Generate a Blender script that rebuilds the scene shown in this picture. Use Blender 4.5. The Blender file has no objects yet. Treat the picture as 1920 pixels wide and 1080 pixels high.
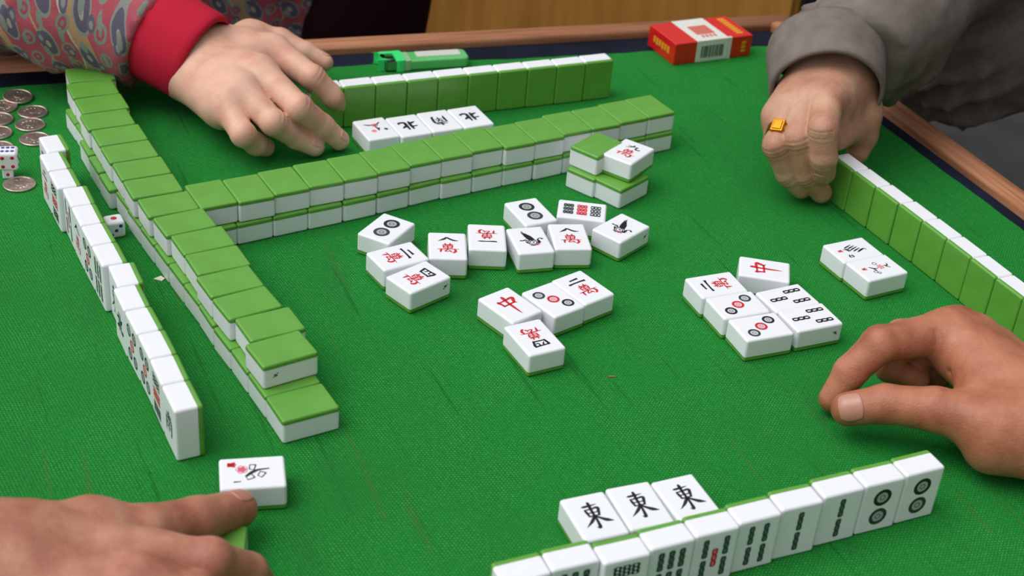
import bpy, math, random
import numpy as np
from mathutils import Matrix, Vector

random.seed(7)
rng = np.random.default_rng(7)
SC = bpy.context.scene
COL = SC.collection
PI = math.pi
def R(a): return math.radians(a)

# ---------------------------------------------------------------- camera
cam_data = bpy.data.cameras.new('camera')
cam = bpy.data.objects.new('camera', cam_data)
COL.objects.link(cam)
cam.matrix_world = (Matrix.Translation((0, 0, 0.62842)) @ Matrix.Rotation(PI/2 - 0.564042, 4, 'X')
                    @ Matrix.Rotation(0.0903288, 4, 'Z'))
cam_data.sensor_width = 36.0
cam_data.lens = 51.661
cam_data.clip_start = 0.02
cam_data.dof.use_dof = True
cam_data.dof.focus_distance = 1.14
cam_data.dof.aperture_fstop = 9.0
SC.camera = cam

# ---------------------------------------------------------------- sky light
world = bpy.data.worlds.new('World'); SC.world = world
world.use_nodes = True
wn = world.node_tree.nodes; wl = world.node_tree.links
wn.clear()
tc = wn.new('ShaderNodeTexCoord')
dot = wn.new('ShaderNodeVectorMath'); dot.operation = 'DOT_PRODUCT'
dot.inputs[1].default_value = Vector((-0.50, -0.12, 0.86)).normalized()
ramp = wn.new('ShaderNodeValToRGB')
ramp.color_ramp.interpolation = 'EASE'
e = ramp.color_ramp.elements
e[0].position = 0.0; e[0].color = (0.05, 0.051, 0.051, 1)
e[1].position = 1.0; e[1].color = (1.0, 1.02, 1.08, 1)
m = e.new(0.40); m.color = (0.27, 0.278, 0.282, 1)
m = e.new(0.72); m.color = (0.72, 0.74, 0.78, 1)
bg = wn.new('ShaderNodeBackground'); bg.inputs['Strength'].default_value = 1.34
out = wn.new('ShaderNodeOutputWorld')
wl.new(tc.outputs['Generated'], dot.inputs[0])
wl.new(dot.outputs['Value'], ramp.inputs[0])
wl.new(ramp.outputs[0], bg.inputs[0])
wl.new(bg.outputs[0], out.inputs[0])

sun_d = bpy.data.lights.new('sun', 'SUN')
sun_d.energy = 1.45
sun_d.angle = R(42)
sun_d.color = (1.0, 0.985, 0.96)
sun = bpy.data.objects.new('sun', sun_d); COL.objects.link(sun)
sun.rotation_euler = Vector((0.50, 0.10, -0.86)).to_track_quat('-Z', 'Y').to_euler()

SC.view_settings.view_transform = 'Standard'
SC.view_settings.look = 'None'
SC.view_settings.exposure = 0.0
SC.view_settings.gamma = 1.0
SC.view_settings.use_curve_mapping = False

# ---------------------------------------------------------------- helpers
def lin(c):
    return tuple((x/12.92 if x <= 0.04045 else ((x+0.055)/1.055)**2.4) for x in [v/255.0 for v in c])

def mat(name, rgb, rough=0.5, metal=0.0, spec=0.5, sss=0.0, sss_r=(0.01, 0.004, 0.002), coat=0.0, alpha=1.0, trans=0.0):
    m = bpy.data.materials.new(name); m.use_nodes = True
    b = m.node_tree.nodes['Principled BSDF']
    b.inputs['Base Color'].default_value = (*lin(rgb), 1)
    b.inputs['Roughness'].default_value = rough
    b.inputs['Metallic'].default_value = metal
    b.inputs['Specular IOR Level'].default_value = spec
    b.inputs['Coat Weight'].default_value = coat
    b.inputs['Transmission Weight'].default_value = trans
    if sss > 0:
        b.inputs['Subsurface Weight'].default_value = sss
        b.inputs['Subsurface Radius'].default_value = (1.0, sss_r[1]/sss_r[0], sss_r[2]/sss_r[0])
        b.inputs['Subsurface Scale'].default_value = sss_r[0]
    return m

class NT:
    """small node helper on a material"""
    def __init__(s, m): s.t = m.node_tree; s.n = s.t.nodes; s.l = s.t.links; s.b = s.n['Principled BSDF']
    def new(s, typ, **kw):
        x = s.n.new(typ)
        for k, v in kw.items(): setattr(x, k, v)
        return x
    def obj(s, scale=(1, 1, 1), rot=(0, 0, 0)):
        t = s.new('ShaderNodeTexCoord'); mp = s.new('ShaderNodeMapping')
        mp.inputs['Scale'].default_value = scale; mp.inputs['Rotation'].default_value = rot
        s.l.new(t.outputs['Object'], mp.inputs[0]); return mp.outputs[0]
    def obj2(s, scale, rot):
        mp = s.new('ShaderNodeMapping'); mp.inputs['Scale'].default_value = scale
        s.l.new(s.obj(rot=rot), mp.inputs[0]); return mp.outputs[0]
    def noise(s, vec, scale, detail=3, rough=0.5):
        x = s.new('ShaderNodeTexNoise'); x.inputs['Scale'].default_value = scale
        x.inputs['Detail'].default_value = detail; x.inputs['Roughness'].default_value = rough
        if vec is not None: s.l.new(vec, x.inputs['Vector'])
        return x.outputs['Fac']
    def math(s, op, a, b=None, clamp=False):
        x = s.new('ShaderNodeMath', operation=op); x.use_clamp = clamp
        for i, v in enumerate((a, b)):
            if v is None: continue
            if isinstance(v, (int, float)): x.inputs[i].default_value = v
            else: s.l.new(v, x.inputs[i])
        return x.outputs[0]
    def ramp(s, fac, stops, interp='LINEAR'):
        x = s.new('ShaderNodeValToRGB'); x.color_ramp.interpolation = interp
        el = x.color_ramp.elements
        while len(el) < len(stops): el.new(0.5)
        for q, (p, c) in zip(el, stops): q.position = p; q.color = (*c, 1) if len(c) == 3 else c
        s.l.new(fac, x.inputs[0]); return x.outputs[0]
    def mix(s, fac, a, b, mode='MIX'):
        x = s.new('ShaderNodeMix', data_type='RGBA', blend_type=mode)
        if isinstance(fac, (int, float)): x.inputs[0].default_value = fac
        else: s.l.new(fac, x.inputs[0])
        for i, v in ((6, a), (7, b)):
            if isinstance(v, tuple): x.inputs[i].default_value = (*v, 1) if len(v) == 3 else v
            else: s.l.new(v, x.inputs[i])
        return x.outputs[2]
    def bump(s, h, strength, dist):
        x = s.new('ShaderNodeBump'); x.inputs['Strength'].default_value = strength; x.inputs['Distance'].default_value = dist
        s.l.new(h, x.inputs['Height']); s.l.new(x.outputs[0], s.b.inputs['Normal'])
    def color(s, c): s.l.new(c, s.b.inputs['Base Color'])

def thing(name, label, cat, loc=(0, 0, 0), rz=0.0, group=None):
    o = bpy.data.objects.new(name, None); COL.objects.link(o)
    o.empty_display_size = 0.02
    o.location = loc; o.rotation_euler = (0, 0, rz)
    o['label'] = label; o['category'] = cat
    if group: o['group'] = group
    return o
def tag(o, label, cat, group=None):
    o['label'] = label; o['category'] = cat
    if group: o['group'] = group
    return o
def structure(o): o['kind'] = 'structure'; return o

def mesh_obj(name, verts, faces, mats, parent=None, smooth=False, fm=None, loc=None):
    me = bpy.data.meshes.new(name)
    me.from_pydata([tuple(map(float, v)) for v in verts], [], [tuple(int(i) for i in f) for f in faces])
    if not isinstance(mats, (list, tuple)): mats = [mats]
    for m in mats: me.materials.append(m)
    if fm is not None: me.polygons.foreach_set('material_index', np.array(fm, dtype=np.int32))
    if smooth: me.polygons.foreach_set('use_smooth', np.ones(len(me.polygons), dtype=bool))
    me.update()
    o = bpy.data.objects.new(name, me); COL.objects.link(o)
    if parent: o.parent = parent
    if loc: o.location = loc
    return o

class MB:
    """collects shapes into one mesh"""
    def __init__(s): s.v = []; s.f = []; s.m = []
    def add(s, v, f, mi=0):
        k = len(s.v); s.v += [tuple(x) for x in v]
        s.f += [tuple(i+k for i in q) for q in f]; s.m += [mi]*len(f)
    def box(s, lo, hi, mi=0, M=None):
        v = [(x, y, z) for z in (lo[2], hi[2]) for y in (lo[1], hi[1]) for x in (lo[0], hi[0])]
        if M is not None: v = [tuple(M @ Vector(p)) for p in v]
        s.add(v, [(0, 2, 3, 1), (4, 5, 7, 6), (0, 1, 5, 4), (2, 6, 7, 3), (0, 4, 6, 2), (1, 3, 7, 5)], mi)
    def prism(s, poly, z0, z1, mi=0, mtop=None):
        n = len(poly)
        s.add([(x, y, z0) for x, y in poly]+[(x, y, z1) for x, y in poly],
              [tuple(range(n-1, -1, -1))]+[(i, (i+1) % n, n+(i+1) % n, n+i) for i in range(n)], mi)
        k = len(s.v)-n
        s.f.append(tuple(range(k, k+n))); s.m.append(mi if mtop is None else mtop)
    def lathe(s, prof, n=32, mi=0, cap=True):
        v = []; f = []
        for r, z in prof: v += [(r*math.cos(2*PI*i/n), r*math.sin(2*PI*i/n), z) for i in range(n)]
        for j in range(len(prof)-1):
            for i in range(n): f.append((j*n+i, j*n+(i+1) % n, (j+1)*n+(i+1) % n, (j+1)*n+i))
        if cap:
            f.append(tuple(range(n-1, -1, -1))); k = (len(prof)-1)*n; f.append(tuple(range(k, k+n)))
        s.add(v, f, mi)
    def build(s, name, mats, parent=None, smooth=False, loc=None):
        return mesh_obj(name, s.v, s.f, mats, parent, smooth, s.m, loc)

def bevel(o, w, seg=2, ang=30):
    m = o.modifiers.new('bevel', 'BEVEL'); m.width = w; m.segments = seg; m.limit_method = 'ANGLE'; m.angle_limit = R(ang)
    m.harden_normals = False
    o.data.polygons.foreach_set('use_smooth', np.ones(len(o.data.polygons), dtype=bool))
    w2 = o.modifiers.new('wn', 'WEIGHTED_NORMAL'); w2.keep_sharp = True
    return o

# ---------------------------------------------------------------- materials
# green woven table cover: a lattice of tiny light knots on darker green, faint grime
CLOTH = mat('cloth_green', (30, 125, 45), 0.9, spec=0.12)
k = NT(CLOTH)
v = k.obj(rot=(0, 0, R(22.0)))
sep = k.new('ShaderNodeSeparateXYZ'); k.l.new(v, sep.inputs[0])
wob = k.noise(v, 45, 2)
a1 = k.math('MULTIPLY', k.math('ADD', sep.outputs['X'], k.math('MULTIPLY', wob, 0.0016)), PI/0.00200)
a2 = k.math('MULTIPLY', k.math('ADD', sep.outputs['Y'], k.math('MULTIPLY', wob, 0.0016)), PI/0.00132)
wv = k.math('ADD', k.math('MULTIPLY', k.math('MULTIPLY', k.math('COSINE', a1), k.math('COSINE', a2)), 0.5), 0.5)
rib = k.math('ADD', k.math('MULTIPLY', k.math('COSINE', k.math('MULTIPLY', a1, 2.0)), 0.5), 0.5)
amp = k.math('ADD', k.math('MULTIPLY', k.noise(v, 26, 3), 1.1), 0.1)
wv = k.math('ADD', k.math('MULTIPLY', wv, 0.72), k.math('MULTIPLY', rib, 0.28))
wv = k.math('ADD', k.math('MULTIPLY', k.math('SUBTRACT', wv, 0.5), amp), 0.5)
wv = k.math('ADD', wv, k.math('MULTIPLY', k.math('SUBTRACT', k.noise(v, 420, 2), 0.5), 0.5))
base = k.ramp(wv, [(0.10, lin((13, 90, 30))), (0.50, lin((28, 120, 44))), (0.75, lin((42, 140, 56))), (0.98, lin((88, 172, 92)))])
big = k.noise(v, 7, 4)
base = k.mix(k.ramp(big, [(0.35, (0, 0, 0)), (0.7, (1, 1, 1))]), base, lin((22, 116, 40)), 'MIX') if False else base
# long thin dark worn threads lying along the weave
vs = k.obj2((95.0, 4.0, 1.0), (0, 0, R(-26)))
st = k.noise(vs, 1.5, 3)
base = k.mix(k.math('MULTIPLY', k.ramp(st, [(0.645, (0, 0, 0)), (0.71, (1, 1, 1))]), 0.36), base, lin((13, 66, 26)))
vs2 = k.obj2((60.0, 2.2, 1.0), (0, 0, R(-24)))
st2 = k.noise(vs2, 2.2, 2)
base = k.mix(k.math('MULTIPLY', k.ramp(st2, [(0.685, (0, 0, 0)), (0.73, (1, 1, 1))]), 0.22), base, lin((84, 92, 40)))
vs3 = k.obj2((18.0, 4.5, 1.0), (0, 0, R(-20)))
st3 = k.noise(vs3, 1.1, 5, 0.65)
base = k.mix(k.math('MULTIPLY', k.ramp(st3, [(0.56, (0, 0, 0)), (0.75, (1, 1, 1))]), 0.45), base, lin((38, 86, 42)))
# small brownish specks
sp = k.noise(v, 190, 2)
base = k.mix(k.math('MULTIPLY', k.ramp(sp, [(0.74, (0, 0, 0)), (0.78, (1, 1, 1))]), 0.4), base, lin((96, 90, 40)))
base = k.mix(k.math('MULTIPLY', k.ramp(big, [(0.52, (0, 0, 0)), (0.72, (1, 1, 1))]), 0.35), base, lin((34, 104, 40)))
k.color(base)
k.bump(wv, 0.5, 0.0006)

NAVY = mat('cloth_navy', (26, 33, 52), 0.85, spec=0.15)
k = NT(NAVY); k.color(k.ramp(k.noise(k.obj(), 14, 4), [(0.3, lin((12, 17, 28))), (0.7, lin((24, 31, 50)))]))

WOOD = mat('wood_rail', (168, 116, 84), 0.55, spec=0.3)
k = NT(WOOD)
wvn = k.noise(k.obj(scale=(2.2, 38, 38)), 4.0, 5, 0.6)
k.color(k.ramp(wvn, [(0.3, lin((150, 92, 62))), (0.52, lin((182, 124, 90))), (0.75, lin((196, 144, 110)))]))
k.bump(wvn, 0.15, 0.001)

PANEL = mat('cabinet_wood', (150, 92, 28), 0.35)
k = NT(PANEL)
pn = k.noise(k.obj(scale=(14, 14, 1.2)), 2.5, 4, 0.6)
k.color(k.ramp(pn, [(0.3, lin((200, 136, 58))), (0.7, lin((228, 162, 78)))]))
BLACKW = mat('black_wood', (14, 11, 10), 0.6)
WALLM = mat('wall_dark', (40, 34, 30), 0.9)
FLOORM = mat('floor_grey', (62, 62, 62), 0.9)
k = NT(FLOORM); k.color(k.ramp(k.noise(k.obj(), 9, 4), [(0.3, lin((34, 34, 35))), (0.7, lin((46, 46, 46)))]))

# tiles
TWHITE = mat('tile_ivory_white', (236, 237, 240), 0.28, spec=0.5, coat=0.0, sss=0.12, sss_r=(0.004, 0.004, 0.0035))
TGREEN = mat('tile_green', (100, 166, 60), 0.30, spec=0.5)
k = NT(TGREEN)
gv = k.obj()
gs = k.new('ShaderNodeSeparateXYZ'); k.l.new(gv, gs.inputs[0])
gw = k.math('SINE', k.math('MULTIPLY', gs.outputs['X'], 2*PI/0.0011))
k.color(k.ramp(k.noise(gv, 40, 2), [(0.3, lin((93, 154, 56))), (0.7, lin((101, 164, 62)))]))
k.bump(gw, 0.15, 0.0002)
INK = mat('ink_black', (24, 24, 30), 0.5)
INKR = mat('ink_red', (205, 32, 44), 0.5)
INKG = mat('ink_green', (44, 62, 56), 0.5)
INKP = mat('ink_pink', (232, 128, 146), 0.5)
INKGR = mat('ink_grey', (150, 156, 154), 0.5)
INKW = mat('ink_clear', (232, 234, 236), 0.35)
DIRT = mat('dirt_brown', (112, 88, 76), 0.8)
INKSHADE = mat('engraving_shade_red', (110, 14, 26), 0.5)  # dark red for shade painted along the engraved red strokes
INKM = mat('ink_mid_green', (98, 116, 106), 0.5); INKL = mat('ink_light_grey', (186, 192, 190), 0.4)
TILEM = [TWHITE, INK, INKR, INKG, INKP, INKGR, INKW, DIRT, INKSHADE, INKM, INKL]
BK, RD, GN, PK, GY, WH, DT, ESHADE, MID, LGY = 1, 2, 3, 4, 5, 6, 7, 8, 9, 10

def skin_mat(name, c1, c2, c3, bumpk=1.0):
    m = mat(name, c1, 0.46, spec=0.4, sss=0.15, sss_r=(0.006, 0.0022, 0.0012))
    k = NT(m); v = k.obj()
    n1 = k.noise(v, 38, 4, 0.55); n2 = k.noise(v, 260, 3, 0.6)
    c = k.ramp(n1, [(0.3, lin(c2)), (0.5, lin(c1)), (0.7, lin(c3))])
    c = k.mix(k.math('MULTIPLY', n2, 0.35), c, lin(c2))
    k.color(c)
    vo = k.new('ShaderNodeTexVoronoi'); vo.inputs['Scale'].default_value = 720; k.l.new(v, vo.inputs['Vector'])
    h = k.math('ADD', k.math('MULTIPLY', n2, 0.9), k.math('MULTIPLY', vo.outputs['Distance'], 0.5))
    k.bump(h, 0.35*bumpk, 0.0009)
    return m
NAIL = mat('nail', (184, 130, 108), 0.3, spec=0.5, sss=0.1, sss_r=(0.003, 0.0015, 0.001))

# ---------------------------------------------------------------- large structure
FZ = -0.76
fl = MB(); fl.box((-4, -1.5, FZ-0.05), (5, 6.0, FZ))
structure(fl.build('floor', FLOORM))
wb = MB(); wb.box((-4, 5.5, FZ), (5, 5.6, 0.4))
structure(wb.build('wall_back', WALLM))

# wooden cabinet with black posts standing behind the table
cb = thing('wooden_cabinet', 'brown wooden cabinet with black side posts behind the table', 'cabinet', (0.10, 2.22, FZ))
p = MB(); p.box((-0.29, 0.0, 0.06), (0.315, 0.36, 0.95)); bevel(p.build('cabinet_body', PANEL, cb), 0.006)
p = MB(); p.box((-0.275, -0.012, 0.09), (0.30, 0.002, 0.92)); bevel(p.build('front_panel', PANEL, cb), 0.004)
for x0, x1 in ((-0.328, -0.288), (0.313, 0.405)):
    p = MB(); p.box((x0, -0.02, 0.0), (x1, 0.36, 1.0)); bevel(p.build('side_post', BLACKW, cb), 0.005)

# ---------------------------------------------------------------- mahjong table
TB = thing('mahjong_table', 'wooden square table covered with green woven cloth, navy edge and wooden rails', 'table', (0, 0, FZ))
E1 = np.array([math.cos(R(20.4)), math.sin(R(20.4))]); E2 = np.array([0.4295, -0.9031])
CB = np.array([0.2680, 1.5940])           # inner back right corner
BLc = CB - 1.06*E1; FRc = CB + 1.06*E2; FLc = BLc + 1.06*E2
def tz(z): return z - FZ
def inset(q, d):                            # q corner in table axes: a along E1 from corner, b along E2
    return CB + q[0]*E1 + q[1]*E2
# base board with navy cover
p = MB(); p.prism([tuple(c) for c in (CB+0.03*E1-0.03*E2, BLc-0.03*E1-0.03*E2, FLc-0.03*E1+0.03*E2, FRc+0.03*E1+0.03*E2)], tz(-0.022), tz(-0.0015))
p.build('table_top', NAVY, TB)
# green cloth with a slightly uneven cut edge
def edge_line(a, b, n, amp, ph):
    pts = []
    for i in range(n):
        t = i/n; q = a+(b-a)*t; d = (b-a)/np.linalg.norm(b-a); nn = np.array([-d[1], d[0]])
        w = amp*(math.sin(t*9+ph)+0.6*math.sin(t*23+ph*2)+0.35*math.sin(t*61+ph*3)+0.25*math.sin(t*150+ph))
        pts.append(tuple(q+nn*w))
    return pts
c0 = CB-0.017*E1+0.040*E2; c1 = BLc+0.017*E1+0.030*E2; c2 = FLc+0.017*E1-0.02*E2; c3 = FRc-0.017*E1-0.02*E2
cl = edge_line(c0, c1, 90, 0.0022, 0.7)+edge_line(c1, c2, 60, 0.0015, 2.1)+edge_line(c2, c3, 60, 0.0015, 4.0)+edge_line(c3, c0, 90, 0.0012, 5.2)
p = MB(); p.prism(cl, tz(-0.0014), tz(0.0))
p.build('green_cloth', CLOTH, TB)
# wooden rails with rounded tops
def rail(a, b, name):
    d = (b-a)/np.linalg.norm(b-a); nn = np.array([-d[1], d[0]])
    L = np.linalg.norm(b-a)
    prof = [(0, -0.035), (0, 0.0035), (0.0006, 0.0058), (0.0025, 0.0072), (0.012, 0.0078), (0.024, 0.0072), (0.0272, 0.0055), (0.028, 0.003), (0.028, -0.035)]
    p = MB(); n = len(prof)
    v = [(t*L, -y, z) for t in (0, 1) for y, z in prof]
    p.add(v, [(i, i+1, n+i+1, n+i) for i in range(n-1)]+[tuple(range(n-1, -1, -1)), tuple(range(n, 2*n)), (0, n, 2*n-1, n-1)])
    o = p.build(name, WOOD, TB, smooth=False)
    o.location = (a[0], a[1], -FZ); o.rotation_euler = (0, 0, math.atan2(d[1], d[0]))
    for q in o.data.polygons: q.use_smooth = len(q.vertices) == 4 and q.index < n-1
    return o
rail(CB+0.030*E1, BLc-0.030*E1, 'back_rail'); 
rail(FRc+0.03*E2, CB-0.004*E2, 'side_rail')
rail(BLc-0.004*E2, FLc+0.03*E2, 'side_rail')
rail(FLc-0.03*E1, FRc+0.03*E1, 'front_rail')
for q in (CB+0.0*E1+0.03*E2, BLc+0.03*E1+0.03*E2, FLc+0.03*E1-0.03*E2, FRc-0.03*E1-0.03*E2):
    p = MB(); p.box((q[0]-0.025, q[1]-0.025, 0), (q[0]+0.025, q[1]+0.025, tz(-0.022))); p.build('table_leg', WOOD, TB)

# ---------------------------------------------------------------- mahjong tiles
TW, TH, TT = 0.0310, 0.0416, 0.0193
TG = 0.0038                                  # thickness of the green back
def rrect(hx, hy, r, n=4):
    o = []
    for cx, cy, a0 in ((hx-r, hy-r, 0), (-hx+r, hy-r, 90), (-hx+r, -hy+r, 180), (hx-r, -hy+r, 270)):
        for i in range(n+1):
            a = R(a0+90*i/n); o.append((cx+r*math.cos(a), cy+r*math.sin(a), math.cos(a), math.sin(a)))
    return o
def rounded_slab(z_flat, z_round, re, flip, groove=0.0):
    """loops from the flat end to the rounded end; returns verts, faces, normals"""
    V = []; N = []; F = []
    n = 20
    sgn = 1 if z_round > z_flat else -1
    loops = []
    rv = 0.0021
    loops.append((0.0004, z_flat, 0.0))
    loops.append((0.0, z_flat+sgn*0.0004, 0.0))
    loops.append((0.0, z_round-sgn*re, 0.0))
    for i in (1, 2, 3, 4):
        a = PI/2*i/4
        loops.append((re*(1-math.cos(a)), z_round-sgn*re*(1-math.sin(a)), a))
    for ins, z, a in loops:
        for x, y, nx, ny in rrect(TW/2, TH/2, rv):
            # move inward along the corner normal
            V.append((x-nx*ins if abs(nx) > 1e-9 else x, y-ny*ins if abs(ny) > 1e-9 else y, z))
            N.append((nx*math.cos(a), ny*math.cos(a), sgn*math.sin(a)))
    for j in range(len(loops)-1):
        for i in range(n):
            q = (j*n+i, j*n+(i+1) % n, (j+1)*n+(i+1) % n, (j+1)*n+i)
            F.append(q if sgn > 0 else q[::-1])
    k = (len(loops)-1)*n
    top = tuple(range(k, k+n)); bot = tuple(range(n-1, -1, -1))
    F.append(top if sgn > 0 else top[::-1]); F.append(bot if sgn > 0 else bot[::-1])
    return V, F, N

def set_normals(me, N, nbase):
    me.polygons.foreach_set('use_smooth', np.ones(len(me.polygons), dtype=bool))
    ln = []
    nv = len(me.vertices)
    for pgn in me.polygons:
        cap = len(pgn.vertices) > 4
        for li in pgn.loop_indices:
            vi = me.loops[li].vertex_index
            if vi < nbase and not cap: ln.append(N[vi])
            else: ln.append(tuple(pgn.normal))
    me.normals_split_custom_set(ln)

# ---- glyph drawing: everything in millimetres on the tile face, x right, y up
class Glyph:
    def __init__(s): s.v = []; s.f = []; s.m = []; s.wk = 1.0
    def poly(s, pts, mi, lv=0):
        k = len(s.v); z = 0.00006+0.00004*lv
        s.v += [(x/1000, y/1000, z) for x, y in pts]; s.f.append(tuple(range(k, k+len(pts)))); s.m.append(mi)
    def stroke(s, pts, mi, lv=0, sm=True, wk=1.0):
        """pts (x, y, width); brush stroke with changing width"""
        P = [np.array(p, float) for p in pts]
        if sm and len(P) > 2:
            Q = []
            for i in range(len(P)-1):
                p0 = P[max(i-1, 0)]; p1 = P[i]; p2 = P[i+1]; p3 = P[min(i+2, len(P)-1)]
                for t in np.linspace(0, 1, 5)[:-1]:
                    Q.append(0.5*((2*p1)+(-p0+p2)*t+(2*p0-5*p1+4*p2-p3)*t*t+(-p0+3*p1-3*p2+p3)*t**3))
            Q.append(P[-1]); P = Q
        L = []; Rr = []
        for i, p in enumerate(P):
            d = P[min(i+1, len(P)-1)][:2]-P[max(i-1, 0)][:2]; d = d/(np.linalg.norm(d)+1e-9)
            w = max(p[2], 0.06)/2*s.wk
            if i == 0: L.append(p[:2]-d*w*0.6); Rr.append(p[:2]-d*w*0.6+np.array([1e-4, 0]))
            L.append(p[:2]+np.array([-d[1], d[0]])*w); Rr.append(p[:2]-np.array([-d[1], d[0]])*w)
        z = 0.00006+0.00004*lv; k = len(s.v); n = len(L)
        s.v += [(q[0]/1000, q[1]/1000, z) for q in L]+[(q[0]/1000, q[1]/1000, z) for q in Rr]
        for i in range(n-1): s.f.append((k+i, k+n+i, k+n+i+1, k+i+1)); s.m.append(mi)
    def disc(s, cx, cy, rx, ry, mi, lv=0, n=22):
        s.poly([(cx+rx*math.cos(2*PI*i/n), cy+ry*math.sin(2*PI*i/n)) for i in range(n)], mi, lv)
    def ring(s, cx, cy, r1, r0, mi, lv=0, n=24):
        k = len(s.v); z = 0.00006+0.00004*lv
        for r in (r1, r0): s.v += [((cx+r*math.cos(2*PI*i/n))/1000, (cy+r*math.sin(2*PI*i/n))/1000, z) for i in range(n)]
        for i in range(n): s.f.append((k+i, k+(i+1) % n, k+n+(i+1) % n, k+n+i)); s.m.append(mi)
    def dot(s, cx, cy, r, mi, fill=False):
        if fill: s.disc(cx, cy, r*0.7, r*0.7, LGY, -0.5)
        s.ring(cx, cy, r*1.03, r*0.62, mi); s.ring(cx, cy, r*0.52, r*0.43, GY if mi != RD else PK)
        s.ring(cx, cy, r*0.33, r*0.22, mi); s.disc(cx, cy, r*0.1, r*0.1, GY)
    def stick(s, cx, cy, w, h, mi, hor=False):
        def tr(x, y): return (cx+(y if hor else x), cy+(x if hor else y))
        n = 3; hh = h/n
        for i in range(n):
            yc = -h/2+hh*(i+0.5)
            pts = []
            for j in range(16):
                a = 2*PI*j/16
                x = w/2*np.sign(math.cos(a))*abs(math.cos(a))**0.6; y = hh*0.56*np.sign(math.sin(a))*abs(math.sin(a))**0.6
                pts.append(tr(x, yc+y))
            s.poly(pts, mi)
            pts = [tr(w*0.17*math.cos(2*PI*j/12), yc+hh*0.33*math.sin(2*PI*j/12)) for j in range(12)]
            s.poly(pts, MID if mi == GN else (WH if mi == BK else PK), 1)

def g_wan(g, oy, sc=1.22, mi=RD):
    def S(*pts): g.stroke([(x*sc, y*sc*0.98+oy, w*sc*1.3) for x, y, w in pts], mi); g.stroke([(x*sc+.18, y*sc*0.98+oy-.22, w*sc*0.55) for x, y, w in pts], ESHADE, -0.5)  # second, offset stroke paints the shaded edge of the engraving
    S((-3.4, 4.5, .5), (0, 4.7, .8), (3.6, 5.0, .4))
    S((-1.7, 6.3, .9), (-1.3, 3.6, .5)); S((1.8, 6.5, .9), (1.2, 3.6, .5))
    S((-3.0, 3.3, .9), (-2.6, .2, .6)); S((-3.0, 3.3, .6), (0, 3.5, .6), (3.1, 3.6, .9), (2.5, .1, .7))
    S((-2.6, 1.9, .5), (2.8, 2.0, .6)); S((-2.6, .4, .5), (2.6, .4, .6)); S((0, 3.5, .7), (0, -2.0, .7))
    S((-7.2, -1.3, .2), (-4, -1.1, .7), (3, -.9, .7), (7.4, -1.0, .2))
    S((-4.2, -1.0, .8), (-4.6, -3.0, 1.2), (-4.9, -5.4, .3))
    S((4.2, -.8, .8), (5.2, -3.4, 1.4), (3.8, -5.6, 1.0), (2.8, -4.9, .2))
    S((-.2, -1.6, .8), (-1.9, -3.9, .7), (1.6, -3.6, .6)); S((1.0, -2.4, .5), (2.4, -4.6, 1.1))
def g_one(g, oy, mi=BK): g.stroke([(-6, oy+.3, .9), (-4.4, oy-.1, 1.3), (0, oy+.1, .9), (4, oy+.1, 1.2), (6.2, oy, .3)], mi)
def g_two(g, oy, mi=BK):
    g.stroke([(-3.2, oy+2.0, 1.1), (-1, oy+2.3, 1.1), (3.2, oy+2.5, 1.5)], mi)
    g.stroke([(-6.2, oy-1.6, 1.5), (-3, oy-1.3, 1.1), (3, oy-1.3, 1.2), (6.2, oy-1.6, 1.7)], mi)
def g_four(g, oy, mi=BK):
    g.stroke([(-4.6, oy+2.4, 1.5), (-4.2, oy, 1.3), (-3.4, oy-2.9, 1.3)], mi)
    g.stroke([(-5.0, oy+2.3, .9), (0, oy+2.5, 1.0), (4.6, oy+2.9, 1.3), (4.3, oy+1.8, 1.5), (3.2, oy-3.2, 1.0)], mi, sm=False)
    g.stroke([(-3.6, oy-2.3, 1.0), (3.4, oy-2.3, 1.1)], mi)
    g.stroke([(-1.3, oy+2.4, .9), (-1.5, oy+.8, .9), (-2.6, oy-.7, .4)], mi)
    g.stroke([(1.2, oy+2.4, .9), (1.2, oy+.1, .8), (2.9, oy-.1, .7)], mi)
def g_eight(g, oy, mi=BK):
    g.stroke([(-.8, oy+2.4, .7), (-2.2, oy+.8, 1.6), (-6.0, oy-1.8, .2)], mi)
    g.stroke([(-1.8, oy+2.7, .4), (-.2, oy+2.6, 1.2), (2.4, oy+.3, 1.3), (4.6, oy-.9, 1.2), (7.0, oy-.9, .2)], mi)
def g_nine(g, oy, mi=BK):
    g.stroke([(-.6, oy+3.2, .9), (-1.2, oy+.2, 1.0), (-5, oy-2.8, .3)], mi)
    g.stroke([(-4.4, oy+.6, .6), (0, oy+1.0, .9), (2.6, oy+1.4, 1.3), (2.0, oy-1.6, 1.1), (3.0, oy-2.5, 1.2), (5.4, oy-2.2, 1.2), (5.6, oy-.6, .3)], mi, sm=False)
def g_zhong(g, mi=RD):
    S = lambda *p: g.stroke(p, mi)
    S((0, 10.6, .5), (.5, 9.0, 2.0), (.1, 4, 1.5), (0, -2, 1.5), (0, -9, 1.0), (.2, -13.0, .2))
    S((-6.4, 6.4, .5), (-5.4, 5.6, 1.9), (-4.6, 2.2, 1.3), (-4.2, -.6, 1.5))
    S((-6.0, 5.2, .8), (0, 5.7, 1.3), (4.2, 6.4, 1.8)); S((4.4, 6.6, 1.2), (6.0, 5.6, 2.2), (4.2, 1.0, 1.5), (5.6, -.6, .3))
    S((-5.0, .2, .9), (0, .4, 1.3), (4.8, 1.0, 1.3))
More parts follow.
